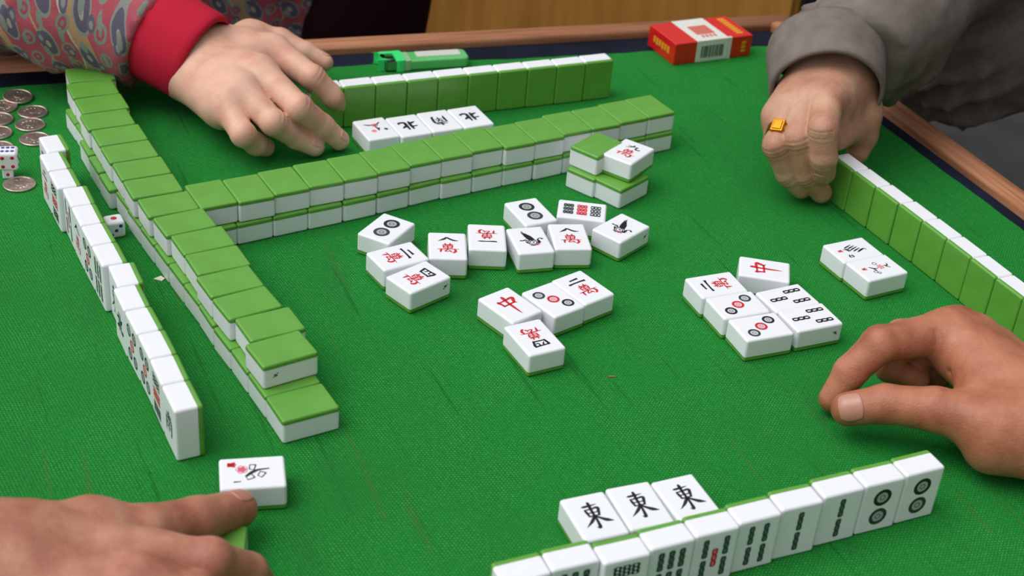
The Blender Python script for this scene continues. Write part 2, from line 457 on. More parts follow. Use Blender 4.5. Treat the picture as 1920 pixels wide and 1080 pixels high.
def g_east(g, mi=BK):
    S = lambda *p: g.stroke(p, mi)
    S((-4.2, 7.8, .4), (-2.6, 7.9, 1.4), (1.5, 8.2, .9), (4.2, 8.6, .3))
    S((.2, 11.2, .5), (.3, 9.8, 1.5), (0, 4, 1.3), (0, -4, 1.2), (-.6, -9.6, 1.6), (-2.2, -8.6, .2))
    S((-3.4, 5.4, .6), (-3.0, 3.4, 1.3), (-2.6, -.6, .9)); S((-3.4, 5.2, .8), (0, 5.4, .9), (3.8, 5.8, 1.4), (3.4, 3, 1.4), (2.6, -.6, .8))
    S((-2.6, 2.4, .7), (2.9, 2.6, .7)); S((-2.8, -.2, .9), (2.9, 0, .9))
    S((-.2, -.6, 1.4), (-3, -4.2, 1.5), (-7.2, -8.0, .2)); S((.4, -.6, 1.0), (3.4, -3.6, 1.7), (5.2, -5.0, 2.1), (8.2, -6.4, .3))
def g_north(g, mi=BK):
    S = lambda *p: g.stroke(p, mi)
    S((-1.8, 7.5, 1.2), (-1.6, 0, 1.8), (-2.0, -6.5, 1.2)); S((-6.6, 2.6, 1.0), (-2, 3.0, 1.6)); S((-7.0, -4.8, .6), (-4, -3.6, 1.8), (-1.8, -1.8, 1.0))
    S((1.8, 8.0, 1.0), (2.0, 0, 1.9), (2.0, -4.6, 1.7), (4.5, -5.6, 1.9), (7.2, -4.8, 1.4), (7.0, -2.2, .3)); S((6.4, 4.6, .5), (4.2, 2.4, 1.8), (2, .8, 1.2))
def g_south(g, mi=BK):
    S = lambda *p: g.stroke(p, mi)
    S((-5.2, 6.4, .6), (0, 6.6, 1.3), (5.2, 7.0, .7)); S((0, 9.4, 1.4), (0, 4.0, 1.1))
    S((-5.6, 4.0, .9), (-5.2, -2, 1.7), (-5.6, -8, .6)); S((-5.4, 3.6, .9), (0, 3.9, 1.1), (5.2, 4.2, 1.8), (5.0, -5, 1.6), (4.2, -7.6, 1.2), (3.0, -6.6, .3))
    S((-2.2, 2.8, .5), (-1.4, 1.0, 1.1)); S((2.2, 2.8, .5), (1.3, 1.0, 1.1)); S((-3.2, .2, .9), (3.2, .4, .9)); S((-3.0, -2.8, .9), (3.0, -2.6, .9)); S((0, .6, 1.2), (0, -6.4, .8))
def g_bird(g):
    # long tail fanning up, round breast, small head, feet
    for i, x in enumerate(np.linspace(-2.2, 1.6, 7)):
        g.stroke([(x*0.9+1.0, -1.0+abs(i-3)*0.2, .5), (x*0.9-0.6, 4.5, .42), (x*0.45-2.8, 11.5-abs(i-2)*0.9, .25)], BK)
    for y in (1.5, 3.6, 5.6, 7.4): g.stroke([(-2.8+0.0*y, y-.3, .25), (-.8-0.1*y, y+.5, .3), (1.9-0.35*y, y-.2, .25)], BK)
    for r in (3.4, 2.2): g.stroke([(1.0+r*math.cos(t), -3.6+r*0.95*math.sin(t), .5) for t in np.linspace(-2.6, 3.3, 12)], BK)
    g.disc(1.2, -3.4, .7, .7, BK, 1)
    g.stroke([(-2.0, -1.4, .6), (-3.4, -.2, 1.0), (-5.4, -.8, .7), (-6.6, -.2, 1.2)], BK); g.stroke([(-1.6, -4.6, .8), (-3.0, -3.4, .7), (-3.4, -1.6, .5)], BK)
    g.stroke([(3.8, -4.2, .9), (5.0, -2.2, 1.0), (4.4, -.4, .7), (6.0, 1.4, .5), (7.2, .6, .8)], BK); g.stroke([(4.6, -4.6, .6), (5.8, -3.4, .6)], BK); g.disc(7.3, .4, .8, .7, BK, 1)
    g.stroke([(3.0, -5.4, .7), (4.6, -6.6, .5)], RD, 1); g.stroke([(2.0, -6.0, .6), (3.2, -7.6, .4)], RD, 1)
    g.stroke([(-1.6, -6.8, .4), (.6, -7.4, .5), (2.2, -6.6, .4)], BK)
def g_season(g):
    # red leaf, pink blossom, dark outlined petals on a stem, single number stroke
    for a in (0, 40, -40): g.stroke([(-6.0+2.6*math.sin(R(a)), 10.4-2.4*math.cos(R(a)), .5), (-6.0, 10.6, 1.8), (-6.0-2.2*math.sin(R(a)), 11.2+1.6*math.cos(R(a)), .3)], RD)
    for i in range(5):
        a = R(72*i+20); g.ring(-2.2+1.5*math.cos(a), 5.2+1.7*math.sin(a), 1.6, 1.1, PK, 0, 12)
    g.disc(-2.2, 5.2, 2.0, 2.2, PK, 0, 14)
    for cx, cy, a in ((2.0, -4.6, 30), (-3.6, -.2, 10), (3.6, 1.2, 60)):
        M = np.array([[math.cos(R(a)), -math.sin(R(a))], [math.sin(R(a)), math.cos(R(a))]])
        q = [np.array((cx, cy))+M @ np.array(t) for t in ((-1.8, -1.5), (-1.6, 1.6), (1.6, 1.4), (2.0, -1.0), (-1.8, -1.5))]
        g.stroke([(*t, .5) for t in q], BK, sm=False)
    g.stroke([(2.8, 3.6, .5), (.2, .2, 1.3), (-1.4, -3.2, .9), (-2.0, -8.6, .5)], BK)
    g.stroke([(6.4, 6.0, .4), (6.6, 9.6, .7)], BK)
def g_flower(g, num):
    for a in (0, 45, -45): g.stroke([(-1.0+2.0*math.sin(R(a)), 10.6-2.0*math.cos(R(a)), .6), (-1.0-1.6*math.sin(R(a)), 11.4+1.2*math.cos(R(a)), .4)], RD)
    g.disc(-1.0, 10.8, 1.2, .9, RD, 1, 12)
    if num == 0:     # reed leaves
        for i, (x, y) in enumerate(((-4.5, 1.0), (-3, -1), (-1.2, -2.2), (.8, -3.2), (2.6, -5.4))):
            g.stroke([(x+1.2, y+4.6, .5), (x+.2, y+2, 1.0), (x-1.4, y-2.6, .4)], BK)
        g.stroke([(-2.2, 7.2, .5), (-1.0, 5.2, 1.1), (1.4, 4.2, .7)], BK); g.stroke([(-2.6, 5.0, .5), (1.0, 2.6, .8)], BK); g.stroke([(2.4, -3, .6), (1.0, -7.6, .8), (2.8, -9.4, .4)], BK)
        g.stroke([(5.0, 7.4, .6), (8.0, 8.6, .7)], BK); g.stroke([(5.4, 5.8, .5), (8.6, 5.4, .6)], BK); g.stroke([(6.4, 8.8, .5), (6.8, 4.8, .5)], BK); g.stroke([(8.2, 8.6, .5), (8.0, 4.8, .5)], BK)
    else:            # blossom with curled leaves
        for i in range(6):
            a = R(60*i); g.stroke([(0.2+1.2*math.cos(a), -2.6+1.2*math.sin(a), .5), (.2+2.6*math.cos(a+.4), -2.6+2.6*math.sin(a+.4), .7), (.2+1.6*math.cos(a+1), -2.6+1.6*math.sin(a+1), .3)], PK)
        g.ring(.2, -2.6, 1.0, .6, RD, 1, 12)
        for cx, cy, r in ((4.4, 4.8, 1.6), (6.4, 3.0, 1.3), (-4.6, -1.0, 1.7)): g.ring(cx, cy, r, r-.5, BK, 0, 12)
        g.stroke([(-2, 6, .5), (.4, 3.8, 1.0), (3.6, 3.0, .6)], BK); g.stroke([(.6, 3.6, .9), (1.2, .6, .5)], BK); g.stroke([(-.6, -6, .5), (.2, -8.4, .9), (-2.4, -9.6, .4)], BK); g.stroke([(.6, -6.6, .7), (3.0, -9, .5)], BK)
def g_orchid(g):
    g.stroke([(-7.4, 8.6, .5), (-3.8, 6.4, 1.3), (-.6, 6.0, .6)], GN); g.stroke([(6.4, 9.6, .5), (4.2, 7.2, 1.0), (2, 6.2, .5)], BK)
    for i in range(5): g.disc(1.0+1.7*math.cos(R(72*i)), 5.2+1.7*math.sin(R(72*i)), 1.3, 1.3, PK, 0, 10)
    g.disc(1.0, 5.2, 1.0, 1.0, RD, 1, 10)
    g.stroke([(0, 3, .5), (1.4, -.4, 1.3), (1.2, -4.6, .7)], GN); g.stroke([(3.4, .2, .5), (1.6, -2, 1.0)], BK)
    g.disc(-3.2, -4.2, 2.2, 2.2, PK, 0, 14)
    g.stroke([(5.4, -3.6, .7), (9.2, -3.4, 1.2)], BK); g.stroke([(7.2, -1.6, .9), (7.4, -5.4, .9)], BK)

GSC = {'north': (1.15, 1.12), 'south': (1.1, 1.05), 'zhong': (1.2, 1.12), 'east': (1.26, 1.16), 'bird': (1.35, 1.25), 'season': (-1.35, 1.25), 'flower_a': (-1.2, 1.2), 'flower_b': (-1.2, 1.2), 'orchid': (1.15, 1.15)}
def make_glyph(kind):
    g = Glyph()
    if kind.endswith('wan'):
        g.wk = 1.2; n0 = len(g.v); oy0 = 8.8 if kind[0] != '1' else 7.0
        {'1': g_one, '2': g_two, '4': g_four, '8': g_eight, '9': g_nine}[kind[0]](g, 0.0)
        g.v[n0:] = [(x*1.28, y*1.22+oy0/1000, z) for x, y, z in g.v[n0:]]
        g.wk = 1.0
        g_wan(g, -4.6)
    elif kind == '2dot': g.dot(0, 7.9, 6.6, BK, True); g.dot(0, -7.9, 6.6, GN, True)
    elif kind == '3dot': g.dot(-6.6, 9.8, 4.8, GN); g.dot(0, 0, 4.8, RD); g.dot(6.6, -9.8, 4.8, BK)
    elif kind == '5dot':
        for x, y, c in ((-6.6, 10, GN), (6.6, 10, BK), (0, 0, RD), (-6.6, -10, BK), (6.6, -10, GN)): g.dot(x, y, 4.8, c)
    elif kind == '2bam': g.stick(0, 8.2, 4.2, 14.5, GN); g.stick(0, -8.2, 4.2, 14.5, GN)
    elif kind == '3bam': g.stick(0, 8.4, 4.6, 15, BK); g.stick(-7.2, -8.4, 4.6, 15, BK); g.stick(7.2, -8.4, 4.6, 15, BK)
    elif kind == '4bam':
        for x in (-5.2, 5.2):
            for y in (8.4, -8.4): g.stick(x, y, 4.2, 14.5, GN)
    elif kind == '5bam':
        for x in (-7.2, 7.2):
            for y in (8.4, -8.4): g.stick(x, y, 4.2, 14.5, GN)
        g.stick(0, 0, 4.4, 14.5, RD)
    elif kind == '6bam':
        for x in (-7.2, 0, 7.2):
            for y in (8.4, -8.4): g.stick(x, y, 4.4, 14.5, GN)
    elif kind == '9bam':
        for y, c in ((11.6, BK), (0, RD), (-11.6, GN)):
            for x in (-6.0, 0, 6.0): g.stick(x, y, 5.6, 8.6, c)
    elif kind == 'zhong': g.wk = 1.25; g_zhong(g)
    elif kind == 'east': g.wk = 1.2; g_east(g)
    elif kind == 'north': g.wk = 1.5; g_north(g)
    elif kind == 'south': g.wk = 1.4; g_south(g)
    elif kind == 'bird': g.wk = 1.35; g_bird(g)
    elif kind == 'season': g.wk = 1.45; g_season(g)
    elif kind == 'flower_a': g.wk = 1.3; g_flower(g, 0)
    elif kind == 'flower_b': g.wk = 1.3; g_flower(g, 1)
    elif kind == 'orchid': g.wk = 1.45; g_orchid(g)
    sx, sy = GSC.get(kind, (1, 1))
    if sx != 1 or sy != 1:
        g.v = [(x*sx, y*sy, z) for x, y, z in g.v]
        if sx*sy < 0: g.f = [f[::-1] for f in g.f]
    return g

_face = {}
def face_mesh(kind, spot=None):
    key = (kind, spot)
    if key in _face: return _face[key]
    V, F, N = rounded_slab(TG, TT, 0.0019, False)
    nb = len(V); fm = [0]*len(F)
    V = list(V); F = list(F)
    if kind:
        g = make_glyph(kind); k = len(V)
        V += [(x, y, TT+z) for x, y, z in g.v]; F += [tuple(i+k for i in f) for f in g.f]; fm += g.m
    if spot:   # worn brown nick on a side: (axis, side, offset)
        ax, sd, off, zz = spot
        pr = random.Random(sum(map(ord, str(spot))))
        for (du, dz, rr) in ((0, 0, 1.0), (.9, .5, .4), (-.6, -.7, .45)):
            k = len(V); n = 9
            for i in range(n):
                a = 2*PI*i/n; q = rr*0.0014*(0.8+0.5*pr.random())
                u = off+0.0022*du+q*math.cos(a); z = zz+0.0022*dz+q*0.8*math.sin(a)
                V.append((sd*(TW/2+0.00006), u, z) if ax == 'x' else (u, sd*(TH/2+0.00006), z))
            F.append(tuple(range(k, k+n))); fm.append(DT)
    me = bpy.data.meshes.new('face_block')
    me.from_pydata(V, [], F)
    for m in TILEM: me.materials.append(m)
    me.polygons.foreach_set('material_index', np.array(fm, dtype=np.int32)); me.update()
    # glyph polygons must face outwards
    set_normals(me, N, nb)
    if kind:
        ln = [None]*len(me.loops); 
        for pgn in me.polygons:
            cap = len(pgn.vertices) > 4
            for li in pgn.loop_indices:
                vi = me.loops[li].vertex_index
                if vi >= nb: ln[li] = (0, 0, 1) if abs(pgn.normal.z) > 0.5 else tuple(pgn.normal)
                elif cap: ln[li] = tuple(pgn.normal)
                else: ln[li] = N[vi]
        me.normals_split_custom_set(ln)
    _face[key] = me
    return me
def _back():
    V, F, N = rounded_slab(TG, 0.0, 0.0017, False)
    me = bpy.data.meshes.new('back_layer'); me.from_pydata(V, [], F); me.materials.append(TGREEN); me.update()
    set_normals(me, N, len(V)); return me
BACKME = _back()

POSE = {'up': Matrix.Identity(4),
        'down': Matrix.Translation((0, 0, TT)) @ Matrix.Rotation(PI, 4, 'Y'),
        'stand': Matrix.Translation((0, TT/2, TH/2)) @ Matrix.Rotation(PI/2, 4, 'X')}
def tile(x, y, deg, pose, z, kind, label, group=None, spot=None):
    t = thing('mahjong_tile', label, 'mahjong tile', (x, y, z), R(deg), group)
    for nm, me in (('face_block', face_mesh(kind, spot)), ('back_layer', BACKME)):
        o = bpy.data.objects.new(nm, me); COL.objects.link(o); o.parent = t; o.matrix_local = POSE[pose]
    return t

ORD = ['first', 'second', 'third', 'fourth', 'fifth', 'sixth', 'seventh', 'eighth', 'ninth', 'tenth', 'eleventh', 'twelfth', 'thirteenth', 'fourteenth', 'fifteenth', 'sixteenth', 'seventeenth']
def nth(i, n, a, b):
    return f'{ORD[i]} from its {a} end' if i <= n/2 else (f'{ORD[n-1-i]} from its {b} end' if i < n-1 else f'the last at its {b} end')

# ---- where every tile stands on the table: x, y, turn
PLACE = {
 'wall_left_top': [(-0.40756, 1.23944, 25.0), (-0.39644, 1.2088, 28.4), (-0.38001, 1.18055, 30.1), (-0.3665, 1.15084, 30.0), (-0.34859, 1.12363, 30.6), (-0.33229, 1.0957, 30.7), (-0.31482, 1.06864, 30.3), (-0.29831, 1.04083, 30.2), (-0.27925, 1.01398, 31.4), (-0.25996, 0.98855, 34.1), (-0.24, 0.96388, 32.8), (-0.22288, 0.9375, 31.6), (-0.20761, 0.90977, 33.6), (-0.18966, 0.88369, 35.6), (-0.16855, 0.85941, 33.0), (-0.15521, 0.83044, 35.2)],
 'wall_left_bottom': [(-0.13499, 0.79383, 32.2), (-0.153, 0.8197, 33.7), (-0.17044, 0.84569, 33.3), (-0.18848, 0.8716, 35.0), (-0.20568, 0.89836, 32.1), (-0.22286, 0.92507, 34.8), (-0.2406, 0.95088, 34.3), (-0.25835, 0.97665, 33.9), (-0.2761, 1.00239, 34.1), (-0.29353, 1.0284, 34.6), (-0.31029, 1.05486, 34.1), (-0.33209, 1.08044, 31.8), (-0.34925, 1.10923, 31.7), (-0.36578, 1.13785, 31.0), (-0.37817, 1.16809, 32.7), (-0.39562, 1.19511, 32.4)],
 'wall_back_top': [(-0.25017, 1.0363, 31.6), (-0.22258, 1.05122, 31.5), (-0.19709, 1.06941, 31.9), (-0.17104, 1.0871, 30.5), (-0.14482, 1.10425, 31.2), (-0.11907, 1.12216, 31.9), (-0.09419, 1.14125, 32.4), (-0.068, 1.15849, 31.6), (-0.04279, 1.17693, 31.6), (-0.0143, 1.19058, 31.2), (0.01176, 1.20786, 31.5), (0.0365, 1.22707, 31.7), (0.0632, 1.24351, 31.0), (0.08872, 1.26198, 32.3), (0.11478, 1.27939, 33.0)],
 'wall_back_bottom': [(-0.2499, 1.02772, 34.0), (-0.22393, 1.04517, 33.6), (-0.19787, 1.06236, 33.6), (-0.17152, 1.07934, 32.9), (-0.14548, 1.09698, 34.1), (-0.11997, 1.11542, 35.4), (-0.09484, 1.13427, 36.2), (-0.06757, 1.15084, 32.9), (-0.04153, 1.16828, 33.6), (-0.01512, 1.18546, 32.2), (0.01156, 1.20233, 33.9), (0.03726, 1.22016, 34.2), (0.06304, 1.23805, 33.4), (0.08876, 1.25575, 33.3), (0.11478, 1.2731, 33.6)],
 'hand_left': [(-0.20762, 0.76136, 29.3), (-0.22274, 0.7889, 28.3), (-0.23796, 0.81646, 29.7), (-0.25401, 0.84341, 30.4), (-0.26998, 0.87058, 28.9), (-0.28208, 0.89975, 28.2), (-0.30123, 0.92525, 30.2), (-0.31722, 0.95215, 30.7), (-0.3331, 0.97922, 29.8), (-0.34849, 1.00659, 29.2), (-0.36759, 1.03233, 30.5), (-0.38392, 1.05991, 30.5), (-0.39431, 1.0902, 30.9)],
 'hand_back': [(0.06314, 1.37164, 26.5), (0.03528, 1.35727, 25.9), (0.00696, 1.34415, 25.9), (-0.02132, 1.33087, 26.2), (-0.04953, 1.31752, 26.1), (-0.07771, 1.30412, 26.2), (-0.10586, 1.29055, 26.4), (-0.13411, 1.27706, 25.8), (-0.16247, 1.26397, 26.0), (-0.19074, 1.25037, 26.8)],
 'hand_right': [(0.29235, 1.19041, -61.2), (0.30762, 1.16309, -61.6), (0.32314, 1.13596, -61.9), (0.33861, 1.10877, -62.2), (0.35359, 1.08139, -62.3), (0.36824, 1.05374, -62.7), (0.38233, 1.02579, -63.1), (0.39657, 0.99773, -61.9), (0.41115, 0.96996, -62.7)],
 'hand_front': [(0.27347, 0.76104, 26.3), (0.24513, 0.74619, 25.2), (0.21662, 0.73162, 25.6), (0.18829, 0.71528, 24.9), (0.16044, 0.69954, 26.0), (0.13318, 0.68406, 25.4), (0.10523, 0.66912, 26.3), (0.07799, 0.65318, 24.8), (0.04779, 0.64357, 24.6), (0.01978, 0.62908, 26.2)],
 'east': [(0.06443, 0.7056, 24.3), (0.09341, 0.71981, 23.0), (0.12378, 0.73144, 25.8)],
 'winds': [(-0.13805, 1.21586, 29.8), (-0.10915, 1.22838, 29.3), (-0.08182, 1.24427, 28.7), (-0.0539, 1.25903, 29.8)],
}
SINGLE = {
 'A2dot': (-0.10652, 1.03714, -24.9),
 'B2wan': (-0.09259, 0.99567, 35.7),
 'C4wan': (-0.07321, 0.96729, 46.1),
 'D8wan': (-0.05483, 1.01827, 6.5),
 'E1wan': (-0.02405, 1.0373, 5.6),
 'F2dot': (0.01002, 1.08683, 29.1),
 'G9bam': (0.0535, 1.09673, -2.9),
 'Hbird': (0.01148, 1.03913, 17.8),
 'I8wan': (0.04369, 1.05077, 10.5),
 'Jbird': (0.08668, 1.07301, -38.4),
 'Kzhong': (-0.00023, 0.93931, 43.3),
 'L3dot': (0.03246, 0.9524, 40.9),
 'M2wan': (0.05519, 0.97391, 41.5),
 'N4wan': (0.02001, 0.89877, 30.2),
 'O2wan': (0.16151, 0.99573, 24.7),
 'Pzhong': (0.20288, 1.02666, -6.6),
 'Q3dot': (0.17649, 0.96873, 25.0),
 'R3dot': (0.19195, 0.94068, 24.2),
 'S3bam': (0.21728, 0.98576, 28.6),
 'T3bam': (0.23204, 0.96047, 26.0),
 'Uflower': (0.28192, 1.07119, 28.8),
 'Vflower': (0.29784, 1.04539, 29.9),
 'Xseason': (-0.15344, 0.71768, 13.6),
 'st_b0': (0.06379, 1.17958, -35.9),
 'st_b1': (0.08867, 1.16385, -38.9),
 'st_t0': (0.06495, 1.18553, -36.1),
 'st_t1': (0.09265, 1.17767, -31.8),
}

Z1 = TT
def toward(L, d): return [(x-d*x/math.hypot(x, y), y-d*y/math.hypot(x, y), a) for x, y, a in L]
for q, d in (('wall_left_top', .0022), ('wall_back_top', .0022), ('wall_left_bottom', -.0008), ('wall_back_bottom', -.0010)): PLACE[q] = toward(PLACE[q], d)
PLACE['wall_left_bottom'] = [(x+(.0014 if i else .0006), y+.0005, a) for i, (x, y, a) in enumerate(PLACE['wall_left_bottom'])]
# left wall: two layers of face-down tiles, long sides across the wall
L = PLACE['wall_left_top']; n = len(L)
for i, (x, y, a) in enumerate(L):
    near = n-1-i
    tile(x, y, a+90, 'down', Z1, None, 'green-backed tile, left wall upper layer, ' + nth(near, n, 'near', 'far'),
         'upper layer of the left wall', ('x', 1, 0.0115, 0.0095) if near == 0 else None) if True else None
L = PLACE['wall_left_bottom']
dx, dy = L[-1][0]-L[-2][0], L[-1][1]-L[-2][1]
tx, ty, ta = PLACE['wall_left_top'][0]
L = L + [(tx+0.001, ty, ta)]
n = len(L)
for i, (x, y, a) in enumerate(L):
    tile(x, y, a+90, 'down', 0, None, 'face-down tile, left wall lower layer, ' + nth(i, n, 'near', 'far'), 'lower layer of the left wall')
# back wall
for key, z, lay in (('wall_back_top', Z1, 'upper'), ('wall_back_bottom', 0, 'lower')):
    L = PLACE[key]; n = len(L)
    for i, (x, y, a) in enumerate(L):
        tile(x, y, a, 'down', z, None, f'face-down tile, middle wall {lay} layer, ' + nth(i, n, 'left', 'right'), f'{lay} layer of the middle wall')
# standing hand on the left (faces to the left)
KL = ['south', '9bam', '5dot', '5dot', 'north', 'east', '6bam', '5dot', '8wan', '5bam', '9bam', '2wan', '4wan']
L = PLACE['hand_left']; n = len(L)
for i, (x, y, a) in enumerate(L):
    tile(x, y, a-90, 'stand', 0, KL[i], 'white tile standing in the left row, ' + nth(i, n, 'near', 'far'), 'standing row on the left')
L = PLACE['hand_back']; n = len(L)
for i, (x, y, a) in enumerate(L):
    tile(x, y, a+180, 'stand', 0, None, 'green-backed standing tile of the far row, ' + nth(i, n, 'right', 'left'), 'standing row at the back')
L = PLACE['hand_right']; n = len(L)
for i, (x, y, a) in enumerate(L):
    tile(x, y, a+180, 'stand', 0, None, 'green-backed standing tile of the right row, ' + nth(i, n, 'far', 'near'), 'standing row on the right')
KF = ['2dot', '2dot', '2bam', '2bam', '4bam', '5bam', '6bam', '9bam', '6bam', '3bam']
NF = {'2dot': 'two circles', '2bam': 'two bamboo sticks', '4bam': 'four bamboo sticks', '5bam': 'five sticks with a red one', '6bam': 'rows of bamboo sticks', '9bam': 'rows of bamboo sticks', '3bam': 'its face below the frame'}
L = PLACE['hand_front']; n = len(L)
for i, (x, y, a) in enumerate(L):
    tile(x, y, a, 'stand', 0, KF[i], 'standing front row tile, %s, %s' % (NF[KF[i]], nth(i, n, 'right', 'left')), 'standing row in front')
for i, (x, y, a) in enumerate(PLACE['east']):
    tile(x, y, a, 'up', 0, 'east', ('leftmost', 'middle', 'rightmost')[i] + ' face-up black east character tile behind the front row', 'three east wind tiles')
WL = ['face-up tile with pink blossom and green sprig beside the far hand', 'face-up tile with black character, second from left before the far row',
      'face-up tile with black character, third from left before the far row', 'rightmost face-up tile with black character before the far row']
for i, (x, y, a) in enumerate(PLACE['winds']):
    kd = ['orchid', 'north', 'south', 'north'][i]
    tile(x, y, a+(0 if i == 0 else 180), 'up', 0, kd, WL[i], 'exposed tiles before the far row')
UP = {'+v': 0, '-v': 180, '+u': -90, '-u': 90}
SP = [
 ('A2dot', '2dot', '+v', 'face-up two circle tile at the left end of the discards, nearest the middle wall', None),
 ('B2wan', '2wan', '+u', 'face-up tile with black two over red character between two circles and black four', None),
 ('C4wan', '4wan', '+u', 'face-up tile with black four and red character, nearest tile of the left discards', ('x', 1, 0.0145, 0.0125)),
 ('D8wan', '8wan', '+v', 'face-up tile with black eight over red character, left of the tile with one stroke', None),
 ('E1wan', '1wan', '-v', 'face-up upside down tile with one black stroke below red character', None),
 ('F2dot', '2dot', '+v', 'face-up two circle tile behind the upright bird tile', None),
 ('G9bam', '9bam', '+u', 'face-up nine bamboo tile with red middle row behind the discards', None),
 ('Hbird', 'bird', '+v', 'face-up bird tile standing between one stroke and eight tiles', None),
 ('I8wan', '8wan', '+v', 'face-up tile with black eight over red character, right of the bird tile', None),
 ('Jbird', 'bird', '+v', 'face-up turned bird tile at the right end of the discards', ('x', 1, 0.0140, 0.012)),
 ('Kzhong', 'zhong', '+v', 'face-up tile with a red centre character left of the middle three circle tile', None),
 ('L3dot', '3dot', '+v', 'face-up three circle tile in the middle of the table discards', None),
 ('M2wan', '2wan', '+v', 'face-up tile with black two and red character right of the middle three circle tile', None),
 ('N4wan', '4wan', '-v', 'face-up tile with red character and black four, nearest of the middle discards', None),
 ('O2wan', '2wan', '-u', 'face-up tile with black two and red character, left end of the right cluster', None),
 ('Pzhong', 'zhong', '-u', 'face-up tile with a red centre character behind the right cluster', None),
 ('Q3dot', '3dot', '+u', 'face-up three circle tile second in the right cluster, beside black two tile', None),
 ('R3dot', '3dot', '-u', 'face-up three circle tile nearest in the right cluster', None),
 ('S3bam', '3bam', '-u', 'face-up three bamboo tile farther back in the right cluster', None),
 ('T3bam', '3bam', '-u', 'face-up three bamboo tile at the near right of the right cluster', ('x', -1, -0.0140, 0.0118)),
 ('Uflower', 'flower_a', '-u', 'face-up reed flower tile, farther of the pair before the right row', None),
 ('Vflower', 'flower_b', '-u', 'face-up blossom flower tile, nearer of the pair before the right row', None),
 ('Xseason', 'season', '-u', 'face-up flower tile pushed by the hand at the lower left', None),
]
for key, kd, up, lb, sp in SP:
    x, y, a = SINGLE[key]
    tile(x, y, a+UP[up], 'up', 0, kd, lb, 'face-up discards', sp)
for key, pose, z, kd, lb in (('st_b0', 'down', 0, None, 'lower left tile of the small four tile stack at the wall end'),
                             ('st_b1', 'down', 0, None, 'lower right tile of the small four tile stack, under the character tile'),
                             ('st_t0', 'down', Z1, None, 'upper green-backed tile of the small four tile stack at the wall end'),
                             ('st_t1', 'up', Z1, '9wan', 'face-up tile with black nine over red character on top of the small stack')):
    x, y, a = SINGLE[key]
    tile(x, y, a, pose, z, kd, lb, 'small stack of four tiles')
# tile lying under the hand at the lower left
tile(-0.1650, 0.6500, 98, 'down', 0, None, 'green-backed tile lying under the thumb and finger of the lower left hand', None)

# ---------------------------------------------------------------- smooth bodies from blended capsules
def sd_cap(P, a, b, ra, rb):
    a = np.asarray(a, np.float32); b = np.asarray(b, np.float32); ba = b-a
    pa = P-a
    h = np.clip((pa @ ba)/max(float(ba @ ba), 1e-12), 0, 1)
    d = pa-h[:, None]*ba
    return np.sqrt((d*d).sum(1))-(ra+(rb-ra)*h)
def sd_ell(P, c, r, M=None):
    q = P-np.asarray(c, np.float32)
    if M is not None: q = q @ np.asarray(M, np.float32)
    r = np.asarray(r, np.float32)
    k0 = np.sqrt(((q/r)**2).sum(1)); k1 = np.sqrt(((q/(r*r))**2).sum(1))+1e-9
    return k0*(k0-1)/k1
def smin(a, b, k):
    h = np.clip(0.5+0.5*(b-a)/k, 0, 1)
    return b+(a-b)*h-k*h*(1-h)
def field(parts):
    """parts: list of (blend to previous, [prims], inner blend); prim ('c', a, b, ra, rb) or ('e', c, r, M)"""
    def f(P):
        P = P.astype(np.float32); D = None
        for k, prims, ki in parts:
            d = None
            for q in prims:
                x = sd_cap(P, *q[1:]) if q[0] == 'c' else (sd_ell(P, *q[1:]) if q[0] == 'e' else -((P-np.asarray(q[1], np.float32)) @ np.asarray(q[2], np.float32)))
                d = x if d is None else (smin(d, x, ki) if ki > 0 else np.minimum(d, x))
            D = d if D is None else (smin(D, d, k) if k > 0 else (np.minimum(D, d) if k == 0 else np.maximum(D, -d)))
        return D
    return f
